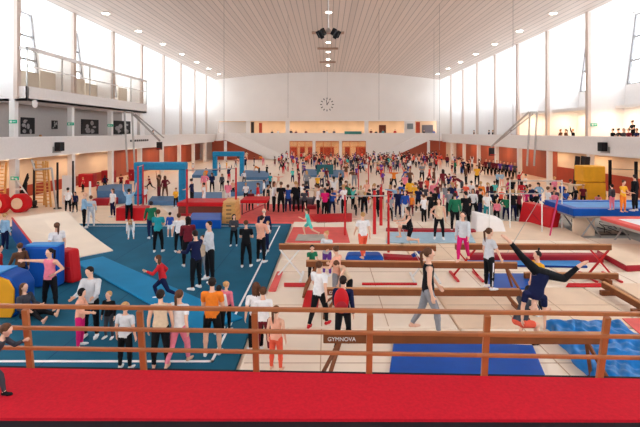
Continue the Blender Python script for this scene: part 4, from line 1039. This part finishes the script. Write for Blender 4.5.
# --- people one can tell apart.  (key, px, head y, foot y, ground z, facing, pose, H or None, hair style, hair, top, bottoms, sleeve, leg, shoes, label)
G0, MZ = .085, .19
def mkpose(base, **k):
    d = dict(PO[base]); d.update(k); return d
BIG = [
 (50, 249, 309, G0, 175, mkpose('hip', ra=[(1, .1, .05), (.9, .4, .1)], la=[(-.75, -.2, -.9), (.75, .4, -.5)]), None, 'pony', 'dark', 'pink', 'black', 'none', 'long', 0, 'girl in pink vest and black leggings pointing, other hand on her hip'),
 (26, 0, 319, G0, -100, mkpose('sitf', rl=[(.2, 1, .35), (.1, .9, -.5)], ll=[(-.2, 1, .1), (0, 1, -.15)], sp=(0, -.1, 1)), 1.55, 'long', 'brown', 'dark grey', 'black', 'long', 'long', 0, 'brown-haired child sitting on the blue floor against the yellow-ended barrel'),
 (24, 0, 285, G0, 10, PO['stand'], 1.1, 'short', 'dark', 'dark grey', 'black', 'short', 'long', 0, 'small child behind the yellow-ended barrel, only the head showing'),
 (91, 267, 337, G0, 180, PO['hold'], None, 'short', 'dark', 'light grey', 'black', 'long', 'long', 1, 'woman in pale grey sweater with dark hair facing the camera'),
 (80, 290, 347, G0, -80, PO['hold'], None, 'hood', 'black', 'peach', 'magenta', 'long', 'long', 1, 'child in peach top, magenta leggings and black hat facing sideways'),
 (109, 293, 338, G0, 170, PO['stand'], None, 'short', 'blonde', 'black', 'dark grey', 'long', 'long', 1, 'small blond child in black beside the woman in pale grey'),
 (125, 304, 369, G0, -10, PO['stand'], None, 'short', 'blonde', 'light grey', 'black', 'short', 'long', 1, 'child in light grey T-shirt just behind the railing'),
 (163, 251, 300, G0, 100, PO['run'], 1.35, 'long', 'brown', 'red', 'navy', 'long', 'long', 1, 'running child in red top in the middle of the blue floor'),
 (188, 217, 266, G0, 20, PO['stand2'], None, 'long', 'dark', 'maroon', 'black', 'long', 'long', 1, 'woman with long dark hair and maroon jacket beside the man in navy'),
 (196, 231, 289, G0, 60, PO['hold'], None, 'short', 'dark', 'navy', 'black', 'long', 'long', 1, 'man in navy sweatshirt and black trousers, hands held out'),
 (210, 221, 281, G0, 120, PO['stand2'], None, 'short', 'dark', 'light grey', 'black', 'long', 'long', 1, 'tall man in light grey sweater and black trousers'),
 (203, 0, 276, G0, 160, PO['stand'], 1.3, 'short', 'brown', 'beige', 'grey', 'long', 'long', 1, 'child in beige half hidden between the two standing men'),
 (179, 214, 252, G0, 20, PO['stand'], None, 'short', 'brown', 'white', 'black', 'short', 'long', 1, 'boy in white shirt and black trousers on the blue floor'),
 (158, 210, 252, G0, 0, PO['stand2'], None, 'short', 'brown', 'teal', 'black', 'short', 'long', 1, 'boy in teal shirt and black trousers on the blue floor'),
 (151, 201, 238, G0, 30, PO['walk'], None, 'short', 'dark', 'green', 'navy', 'long', 'long', 1, 'child in dark green jacket beside the boy in teal'),
 (131, 0, 239, G0, 200, PO['bend'], 1.15, 'long', 'blonde', 'white', 'white', 'long', 'long', 0, 'small blonde child in white bending forward on the blue floor'),
 (170, 213, 237, G0, 0, PO['stand'], None, 'short', 'dark', 'blue', 'white', 'long', 'short', 1, 'child with a big blue top between the boy in teal and the boy in white'),
 (234, 215, 246, G0, 180, PO['stand2'], None, 'long', 'dark', 'dark grey', 'black', 'long', 'long', 1, 'slim girl in dark grey facing the camera at the back of the blue floor'),
 (246, 221, 267, G0, 0, PO['stand2'], None, 'bun', 'brown', 'black', 'black', 'short', 'long', 1, 'woman in black seen from behind in front of the white line'),
 (264, 209, 252, G0, 10, PO['stand'], None, 'bald', 'grey', 'navy', 'navy', 'long', 'long', 1, 'bald man in navy behind the woman carrying a baby'),
 (261, 216, 262, G0, -30, mkpose('hold', ra=[(.15, .4, -1), (-.5, .8, .4)], la=[(-.15, .4, -1), (.5, .8, .5)]), None, 'short', 'dark', 'peach', 'black', 'long', 'long', 1, 'woman in peach top and black trousers carrying a baby'),
 (160.5, 291, 368, G0, 10, PO['stand'], None, 'short', 'dark', 'beige', 'black', 'none', 'long', 0, 'barefoot girl in beige sleeveless top and black leggings behind the railing'),
 (179, 290, 364, G0, -15, PO['walk'], None, 'pony', 'brown', 'white', 'pink', 'short', 'long', 0, 'barefoot girl in white shirt and pink leggings behind the railing'),
 (212, 279, 355, G0, 0, PO['stand2'], None, 'short', 'dark', 'orange', 'black', 'short', 'short', 1, 'man in orange T-shirt and black shorts seen from behind'),
 (226, 283, 330, G0, -20, PO['stand'], None, 'bun', 'blonde', 'pink', 'black', 'long', 'long', 1, 'fair-haired girl in pink top right of the man in orange'),
 (219, 287, 334, G0, 10, PO['stand'], None, 'short', 'dark', 'white', 'black', 'long', 'long', 1, 'dark-haired child half hidden by the man in orange'),
 (256, 287, 350, MZ, 20, PO['stand'], 1.4, 'long', 'brown', 'white', 'black', 'short', 'long', 1, 'long-haired child in white nearest the corner of the blue floor'),
 (263, 289, 352, MZ, 0, PO['stand2'], None, 'short', 'brown', 'white', 'maroon', 'short', 'long', 1, 'child in white top and maroon trousers behind a railing post'),
 (276, 308, 370, MZ, -20, PO['stand'], None, 'pony', 'brown', 'peach', 'coral', 'none', 'long', 0, 'girl in peach top and coral leggings behind the railing'),
 (319, 261, 326, MZ, -30, PO['walk'], None, 'bun', 'brown', 'white', 'black', 'short', 'long', 2, 'woman in white T-shirt, black trousers and red shoes on the cream mats'),
 (327, 232, 275, MZ, 150, PO['hold'], None, 'bun', 'blonde', 'light grey', 'purple', 'short', 'long', 1, 'girl in light grey behind the farthest beam'),
 (312, 246, 282, MZ, 200, PO['hold'], None, 'short', 'dark', 'green', 'black', 'short', 'long', 1, 'dark-haired boy in dark green leaning at the second beam'),
 (337, 247, 303, MZ, 60, PO['hold'], None, 'bun', 'brown', 'peach', 'grey', 'short', 'long', 1, 'girl in peach top left of the middle beam'),
 (349, 0, 305, MZ, 100, mkpose('bend', sp=(0, .5, .9)), 1.3, 'short', 'brown', 'beige', 'black', 'none', 'long', 1, 'child leaning over the end of the middle beam'),
 (343, 276, 346, MZ, -10, PO['walk'], None, 'short', 'dark', 'navy', 'black', 'long', 'long', 3, 'person in dark clothes carrying a red backpack'),
 (363, 212, 257.5, .42, 15, PO['side'] if 0 else PO['walk'], None, 'bun', 'blonde', 'white', 'coral', 'short', 'long', 0, 'girl in white top and coral leggings standing on the thick blue mat'),
 (410, 0, 243.5, 1.25, 95, mkpose('crouch', rl=[(.1, .9, .15), (.0, -.1, -1)], ll=[(-.1, .3, -1), (-.05, -1, -.05)], sp=(0, .15, 1)), 1.35, 'bun', 'dark', 'black', 'black', 'none', 'short', 0, 'child in black kneeling on the farthest beam'),
 (428, 248, 332, 1.25, -95, mkpose('walk', ra=A_DN, la=[(-.15, .3, -1), (0, .8, -1)]), None, 'pony', 'brown', 'black', 'grey', 'none', 'long', 0, 'girl with ponytail in black vest and grey leggings walking on the nearest beam'),
 (489, 229, 288.5, .8, -75, mkpose('stand', ra=[(.1, .5, -1), (.0, .5, -1)]), None, 'pony', 'brown', 'light grey', 'black', 'short', 'long', 1, 'girl in pale T-shirt and black striped trousers standing on the middle beam'),
 (463, 212, 261, 1.1, 150, PO['walk'], None, 'short', 'dark', 'light grey', 'magenta', 'long', 'long', 0, 'child in magenta trousers walking on the second beam'),
 (541, 0, 332, 1.25, 0, dict(rl=[(.85, .1, -.25), (.65, 0, .55)], ll=[(-.75, .05, .75), (-.65, 0, .8)], ra=[(.12, .1, -1), (.0, 0, -1)], la=[(-.2, .1, -1), (-.05, 0, -1)], sp=(-.25, .05, -1), hd=(-.2, -.3, -1), look=0, pitch=0, foot=[(1, 0, .5), (-.8, 0, .6)]), 1.5, 'short', 'dark', 'navy', 'black', 'short', 'long', 0, 'child in navy and black doing a handstand with split legs over the nearest beam'),
 (538, 252, 314, MZ, 100, PO['stand'], None, 'high', 'dark', 'yellow', 'black', 'short', 'long', 1, 'child in yellow shirt with a raised ponytail behind the handstand'),
 (520, 0, 344, MZ, -60, mkpose('crouch', rl=[(.2, .9, -.2), (.05, -.4, -1)], ll=[(-.2, .9, -.2), (-.05, -.4, -1)], sp=(0, .5, .9)), 1.6, 'short', 'dark', 'dark grey', 'coral', 'short', 'short', 3, 'crouching coach in grey shirt and coral shorts supporting the handstand'),
 (20, 236, 290, G0, 60, PO['walk'], 1.4, 'short', 'brown', 'brown', 'black', 'long', 'long', 1, 'child in brown and black walking left of the tall blue block'),
 (5, 201, 251, .0, -20, PO['stand'], 1.5, 'short', 'blonde', 'light blue', 'navy', 'long', 'long', 1, 'fair-haired child in pale blue shirt at the left picture edge'),
 (-1, 228, 290, G0, -60, PO['stand'], 1.3, 'short', 'dark', 'red', 'red', 'long', 'long', 1, 'child in red cut off by the left picture edge'),
 (57, 223, 276, G0, 60, PO['stand'], None, 'pony', 'brown', 'white', 'navy', 'short', 'long', 1, 'girl in white T-shirt standing between the incline and the foam blocks'),
 (84, 193, 228, .07, -60, PO['hold'], None, 'bald', 'blonde', 'light blue', 'black', 'long', 'long', 1, 'person in pale blue with very fair hair behind the incline'),
 (91, 196, 226, .07, 30, PO['stand'], None, 'short', 'brown', 'light grey', 'white', 'long', 'long', 1, 'child in light grey and white behind the incline'),
 (113, 189, 217, .07, 150, PO['stand'], None, 'long', 'brown', 'white', 'navy', 'short', 'long', 1, 'girl in white shirt and navy jeans left of the red block'),
 (129, 189, 221, .07, 0, PO['up'], None, 'short', 'dark', 'light blue', 'black', 'short', 'long', 1, 'boy in blue shirt with raised arms in front of the red block'),
 (68, 188, 213, .0, 10, PO['stand'], None, 'short', 'dark', 'white', 'black', 'short', 'long', 1, 'person in white T-shirt and black trousers behind the incline'),
 (309, 203, 236, .22, 100, mkpose('run', ra=A_UP), 1.3, 'pony', 'brown', 'turquoise', 'turquoise', 'short', 'short', 0, 'child in turquoise jumping on the faded red mat'),
 (424, 195, 224, .0, 40, PO['hold'], None, 'short', 'brown', 'white', 'black', 'short', 'long', 1, 'person in white top with folded arms right of the black wheeled rack'),
 (439, 199, 239, .24, 170, PO['hip'], None, 'long', 'brown', 'beige', 'black', 'none', 'long', 1, 'woman in beige top and black leggings on the pale blue mat'),
 (455, 193, 231, .2, 0, PO['stand'], None, 'short', 'dark', 'green', 'black', 'long', 'long', 1, 'man in bright green jacket seen from behind in the crowd'),
 (466, 191, 230, .0, 10, PO['stand2'], None, 'short', 'dark', 'black', 'black', 'short', 'long', 1, 'man in black T-shirt beside the man in green jacket'),
 (623, 181, 212, 1.3, 200, PO['hold'], None, 'bun', 'brown', 'yellow', 'orange', 'short', 'long', 0, 'girl in yellow top and orange trousers on the blue trampoline'),
 (635, 175, 211, 1.3, 30, PO['stand'], None, 'short', 'dark', 'black', 'black', 'long', 'long', 1, 'person in black on the blue trampoline at the right edge'),
 (612, 185, 210, 1.3, 20, PO['stand'], None, 'short', 'dark', 'dark grey', 'pink', 'long', 'long', 0, 'child in dark grey top on the blue trampoline, leftmost'),
 (5, 0, 0, 0, 0, None, 0, '', '', '', '', '', '', 0, ''),
]
SHOE = {1: 'white', 2: 'red', 3: 'black'}
jobs = []
for i, (px, yh, yf, z0, rz, ps, H, hs, hc, tc, bc, sl, lg, sh, lab) in enumerate(BIG):
    if not lab: continue
    p = P(px, yf, z0)
    if H is None: H = min(1.88, (yf - yh) * p.y / F)
    key = 'big%d' % i
    proto(key, H, ps, 1. if H > 1.3 else 1.02, .0115 * (H / 1.6) if p.y < 18 else .017, hs, sl, lg, bool(sh), p.y < 18)
    jobs.append((key, p, rz, lab, tc, bc, hc, SHOE.get(sh, 'white')))
# baby carried by the woman, and the child running along the platform
proto('baby', .7, mkpose('sitc', ra=[(.1, .8, -.3), (0, .9, .3)]), 1.15, .012, 'short', 'long', 'long', True)
bp_ = P(261, 262, G0)
jobs.append(('baby', Vector((bp_.x + .13, bp_.y + .0, .98)) + Vector((.0, .26, 0)) * 0 + Vector((.12, .16, 0)), 120, 'baby in white held on the arm of the woman in peach', 'white', 'white', 'blonde', 'white'))
proto('runner', .85, mkpose('run', sp=(0, .5, .9), rl=[(.06, .9, -.9), (.02, .2, -1)]), 1., .01, 'short', 'long', 'long', True)
jobs.append(('runner', Vector((-3.84, 5.12, PZ)), -80, 'child in dark grey running on the red carpet, cut off by the left edge', 'dark grey', 'dark grey', 'brown', 'black'))
# crowd prototypes
CROWD = []
for pz in ('stand', 'stand2', 'hold', 'hip', 'walk', 'run', 'up', 'side', 'bend', 'wave', 'lunge', 'sitc'):
    for hs in (('short', 'pony') if pz in ('stand', 'walk', 'run', 'stand2') else (random.choice(['short', 'long', 'bun', 'pony']),)):
        key = 'crowd_%s_%s' % (pz, hs); proto(key, 1.55, PO[pz], 1., .03, hs, 'long' if len(CROWD) % 2 else 'short', 'long', True, False); CROWD.append(key)
for pz in ('stand', 'walk', 'hold', 'up', 'hip'): proto('mass_' + pz, 1.55, PO[pz], 1., .06, 'short', 'long', 'long', False, False)
finish_protos()
for key, p, rz, lab, tc, bc, hc, sc in jobs:
    e = spawn(key, p, rz, lab, tc, bc, hc, sc)
    if 'striped trousers' in lab:
        H_ = PROTO[key][1]
        MB().bar((.114 * H_, .01, .46 * H_), (.108 * H_, -.012, .07 * H_), .03, .012, up=(1, 0, 0)).build('side_stripe', CL['white'], e)
# red backpack
p = P(342, 346, MZ); t = thing('backpack', 'red backpack on the back of the person in dark clothes', 'backpack', (p.x - .02, p.y - .17, .95))
MB().ball((0, 0, .28), (.16, .11, .27)).build('bag_body', RED, t, smooth=True)
MB().ball((0, -.1, .18), (.12, .05, .13)).build('pocket', DRED, t, smooth=True)

USED = set(o['label'] for o in C.objects if 'label' in o)
ACT = {'stand': 'standing', 'stand2': 'arms folded', 'hold': 'hands forward', 'hip': 'hand on hip', 'walk': 'walking', 'run': 'running', 'up': 'arms raised', 'side': 'arms spread',
       'bend': 'bending', 'wave': 'waving', 'lunge': 'lunging', 'sitc': 'sitting'}
TOPS = ['white', 'black', 'navy', 'blue', 'light blue', 'teal', 'green', 'red', 'maroon', 'pink', 'magenta', 'purple', 'orange', 'yellow', 'peach', 'beige', 'grey', 'dark grey', 'coral', 'brown', 'turquoise', 'white', 'black', 'maroon']
BOTS = ['black', 'navy', 'dark grey', 'black', 'maroon', 'grey', 'blue', 'pink', 'beige', 'red', 'peach']
def zone(px, py):
    a = 'at left' if px < 190 else 'near far arch' if px < 262 else 'left of centre' if px < 300 else 'below clock' if px < 352 else 'right of clock' if px < 405 else 'near right stairs' if px < 470 else 'at right'
    b = 'by far wall' if py < 163 else 'far back' if py < 174 else 'mid hall' if py < 187 else 'behind apparatus' if py < 202 else 'front crowd'
    return b + ' ' + a
def who(px, yf, hpx, top=None, bot=None, act=None, rz=None, z=0., place=None, hair=None, key=None, Y=None, group=None):
    p = P(px, yf, z) if Y is None else Vector(((px - VX) * Y / F, Y, z))
    H = hpx * p.y / F; H = max(.95, min(1.85, H))
    keys = [k for k in CROWD if act is None or k.split('_')[1] == act]
    if act is None and key is None: keys = [k for k in CROWD if k.split('_')[1] != 'sitc']
    for _ in range(300):
        k = random.choice(keys); tp = top or random.choice(TOPS); bt = bot or random.choice(BOTS); ac = k.split('_')[1]; hr = hair or random.choice(['dark', 'brown', 'brown', 'blonde', 'dark'])
        kid = 'child' if H < 1.42 else 'adult'
        lab = '%s-haired %s in %s and %s %s %s' % (hr, kid, tp, bt, ACT[ac], place or zone(px, yf))
        if lab not in USED: break
        if _ > 60: top = None
    USED.add(lab)
    return spawn(k, p, random.uniform(0, 360) if rz is None else rz, lab, tp, bt, hr, random.choice(['white', 'black', 'white', 'dark grey']), random.choice(['fair', 'fair', 'tan']), H, group or 'people in the hall', p.y > 38)
MID = """75 212 20 navy black;145 204 18 white red;159 200 25 brown maroon up;165 198 22 maroon brown;176 208 20 yellow black;192 207 28 navy black;204 207 24 white white;212 192 19 navy black;222 191 17 dark_grey black
228 205 24 pink white;233 196 16 peach black;246 203 20 white black;258 207 24 red white;264 199 19 white black;268 211 26 black black;274 213 32 white black;281 214 36 black black;288 213 28 blue navy;296 213 36 black black;251 212 22 maroon black
318 216 30 white black;325 217 29 magenta black;332 215 27 blue navy;343 213 28 purple white;348 203 24 brown brown run;365 214 22 orange grey;356 216 22 beige black;376 219 30 black black;390 221 26 grey black;398 217 28 navy navy;405 218 27 blue white;411 216 22 orange maroon
431 220 28 black black;449 218 29 grey black;473 217 28 white black;480 219 30 black navy;487 221 29 white teal;495 217 26 black black;497 222 22 pink black;506 221 26 green navy;513 221 31 black navy;519 218 27 maroon black;527 214 25 magenta black;537 216 24 black black
548 219 32 white white;554 215 24 pink black;565 213 24 blue black;576 210 24 black navy;583 207 22 maroon black;597 210 20 pink black bend;604 205 18 teal black;299 188 18 maroon maroon;346 180 22 brown peach run;354 187 22 brown grey bend;335 172 14 black black
422 182 19 grey black;410 189 24 brown brown run;434 190 22 brown maroon;443 193 24 maroon brown;421 198 20 maroon black;454 189 16 maroon red;455 175 15 green black;463 175 16 navy black;468 175 14 black black;466 185 20 brown black;477 186 24 yellow black
158 236 8 x x"""
for ent in MID.replace('\n', ';').split(';'):
    q = ent.split()
    if len(q) < 5 or q[3] == 'x': continue
    who(float(q[0]), float(q[1]), float(q[2]), q[3].replace('_', ' '), q[4].replace('_', ' '), q[5] if len(q) > 5 else random.choice(['stand', 'stand2', 'hold', 'stand', 'hip']), random.choice([0, 180, 160, 20, 90, -90]))
# second row behind the front row
for i in range(14): who(304 + i * 19 + random.uniform(-4, 4), random.uniform(211, 217), random.uniform(25, 32), random.choice(['black', 'navy', 'dark grey', 'maroon', 'black', 'white']), 'black', rz=random.uniform(-70, 70))
for i in range(40):
    px = 300 + i * 6.9 + random.uniform(-2.5, 2.5); who(px, random.uniform(203, 211), random.uniform(21, 28), rz=random.uniform(-60, 60))
for px, py in ((83, 192), (98, 197), (105, 190), (121, 189), (128, 194), (137, 197), (150, 190)): who(px, py, random.uniform(13, 18), random.choice(['maroon', 'white', 'navy', 'red']), 'black')
# dense distant crowd on the sports floor
pts = []
tries = 0
while len(pts) < 84 and tries < 5000:
    tries += 1
    py = random.choice([random.uniform(165, 174), random.uniform(168, 184), random.uniform(174, 200)])
    lo, hi = 327 - (py - 132) * 4.1, 327 + (py - 132) * 3.9
    px = random.gauss(365, 75) if random.random() < .8 else random.uniform(lo, hi)
    if not (max(lo, 190) < px < min(hi, 560)): continue
    if any(abs(px - a) < 3.2 and abs(py - b) < 2.2 for a, b in pts): continue
    pts.append((px, py))
for px, py in sorted(pts, key=lambda q: q[1]):
    who(px, py, random.uniform(1.15, 1.8) * F / P(px, py).y)
# the blurred mass of people too small and too many to tell apart
vv, ff, mm, base = [], [], [], 0
mkeys = [k for k in PROTO if k.startswith('mass_')]
mcols = ['brown', 'maroon', 'dark grey', 'peach', 'white', 'coral', 'purple', 'navy', 'red', 'beige', 'black']
for n_ in range(230):
    py = random.uniform(160.8, 167.5) if n_ % 3 else random.uniform(160.8, 176)
    px = random.gauss(375, 62)
    if not max(232, 327 - (py - 132) * 4) < px < 327 + (py - 132) * 3.8: continue
    pp = P(px, py); ck = random.choice(mkeys); parts, H0 = PROTO[ck]; s = random.uniform(1.15, 1.8) / H0; a = random.uniform(0, 2 * PI)
    R = np.array([[math.cos(a), -math.sin(a), 0], [math.sin(a), math.cos(a), 0], [0, 0, 1]]) * s
    tc, bc = random.randrange(len(mcols)), random.choice([2, 7, 10, 1, 3])
    for nm, me in parts.items():
        k = len(me.vertices); co = np.empty(k * 3, np.float32); me.vertices.foreach_get('co', co)
        vv.append(co.reshape(-1, 3) @ R.T + np.array(pp)[None]); ff += [tuple(i + base for i in q.vertices) for q in me.polygons]
        mm += [{'body': len(mcols), 'shirt': tc, 'hair': len(mcols) + 1}.get(nm, bc)] * len(me.polygons); base += k
me = bpy.data.meshes.new('distant_crowd'); me.from_pydata(np.concatenate(vv).tolist(), [], ff); me.update()
for c_ in mcols: me.materials.append(CL[c_])
me.materials.append(SKIN['fair']); me.materials.append(HAIR['dark'])
me.polygons.foreach_set('material_index', mm); me.polygons.foreach_set('use_smooth', [True] * len(mm))
o = bpy.data.objects.new('distant_crowd', me); C.objects.link(o); tag(o, 'dense mass of tiny people on the sports floor towards the far wall', 'crowd', None, 'stuff')
# people along the walls and on the galleries
for i in range(9):
    px = 486 + i * 3.6; who(px, 175 + i * .5, 16, random.choice(['purple', 'maroon', 'dark grey', 'navy']), 'black', 'stand', 180)
for i, (px, X, act, top) in enumerate(((613, 20.7, 'stand', 'black'), (619, 20.8, 'hold', 'black'), (629, 20.7, 'stand', 'maroon'), (637, 20.7, 'stand2', 'navy'), (643, 20.7, 'stand', 'black'), (624, 21.0, 'stand2', 'dark grey'), (633, 21.2, 'hold', 'black'), (566, 20.7, 'stand', 'brown'), (573, 20.8, 'wave', 'black'), (561, 20.8, 'hold', 'brown'), (481, 20.7, 'stand', 'navy'), (489, 20.7, 'stand', 'navy'), (493, 20.7, 'stand', 'black'), (511, 20.7, 'stand', 'black'), (467, 20.7, 'stand', 'black'), (474, 20.7, 'stand', 'brown'))):
    Y = F * X / (px - VX); who(px, 0, 1, top, 'black', act, 90, z=3.95 if X > 21 else 3.4, Y=Y, place='on the right gallery', group='spectators on the galleries').scale = (1.05,) * 3
for i, (px, X, act, top) in enumerate(((153, -20.3, 'stand', 'black'), (159, -20.3, 'stand', 'white'), (163, -20.3, 'hold', 'beige'), (40, -20.6, 'sitc', 'maroon'))):
    Y = F * X / (px - VX); who(px, 0, 1, top, 'black', act, -90, z=3.4, Y=Y, place='on the left gallery', group='spectators on the galleries').scale = (1.02,) * 3
for i, px in enumerate((272, 278, 291, 296, 306, 324, 327, 334, 371, 376, 383, 395, 424, 434)):
    who(px, 0, 1, random.choice(['black', 'maroon', 'navy', 'white']), 'black', 'stand', 180, z=3.65, Y=YF + .9, place='in an opening of the far gallery', group='spectators on the galleries').scale = (.95 + .04 * (i % 3),) * 3

# ------------------------------------------------------------------ light, sky, camera
w = bpy.data.worlds.new('sky'); bpy.context.scene.world = w; w.use_nodes = True
bg = w.node_tree.nodes['Background']; bg.inputs[0].default_value = (.86, .93, 1, 1); bg.inputs[1].default_value = 5.0
cam = bpy.data.cameras.new('camera'); co = bpy.data.objects.new('camera', cam); C.objects.link(co)
cam.sensor_width = 36; cam.sensor_fit = 'HORIZONTAL'; cam.lens = 36 * F / 640; cam.shift_x = -(VX - 320) / 640; cam.shift_y = (VY - 213.5) / 640
co.location = (0, 0, E); co.rotation_euler = (PI / 2, 0, 0); cam.clip_end = 300; cam.clip_start = .05
sc = bpy.context.scene; sc.camera = co
sc.view_settings.view_transform = 'Standard'; sc.view_settings.look = 'None'; sc.view_settings.gamma = 1; sc.view_settings.exposure = 0.62
sc.cycles.max_bounces = 8; sc.cycles.diffuse_bounces = 5; sc.cycles.sample_clamp_indirect = 8; sc.cycles.use_denoising = True; sc.cycles.transparent_max_bounces = 12
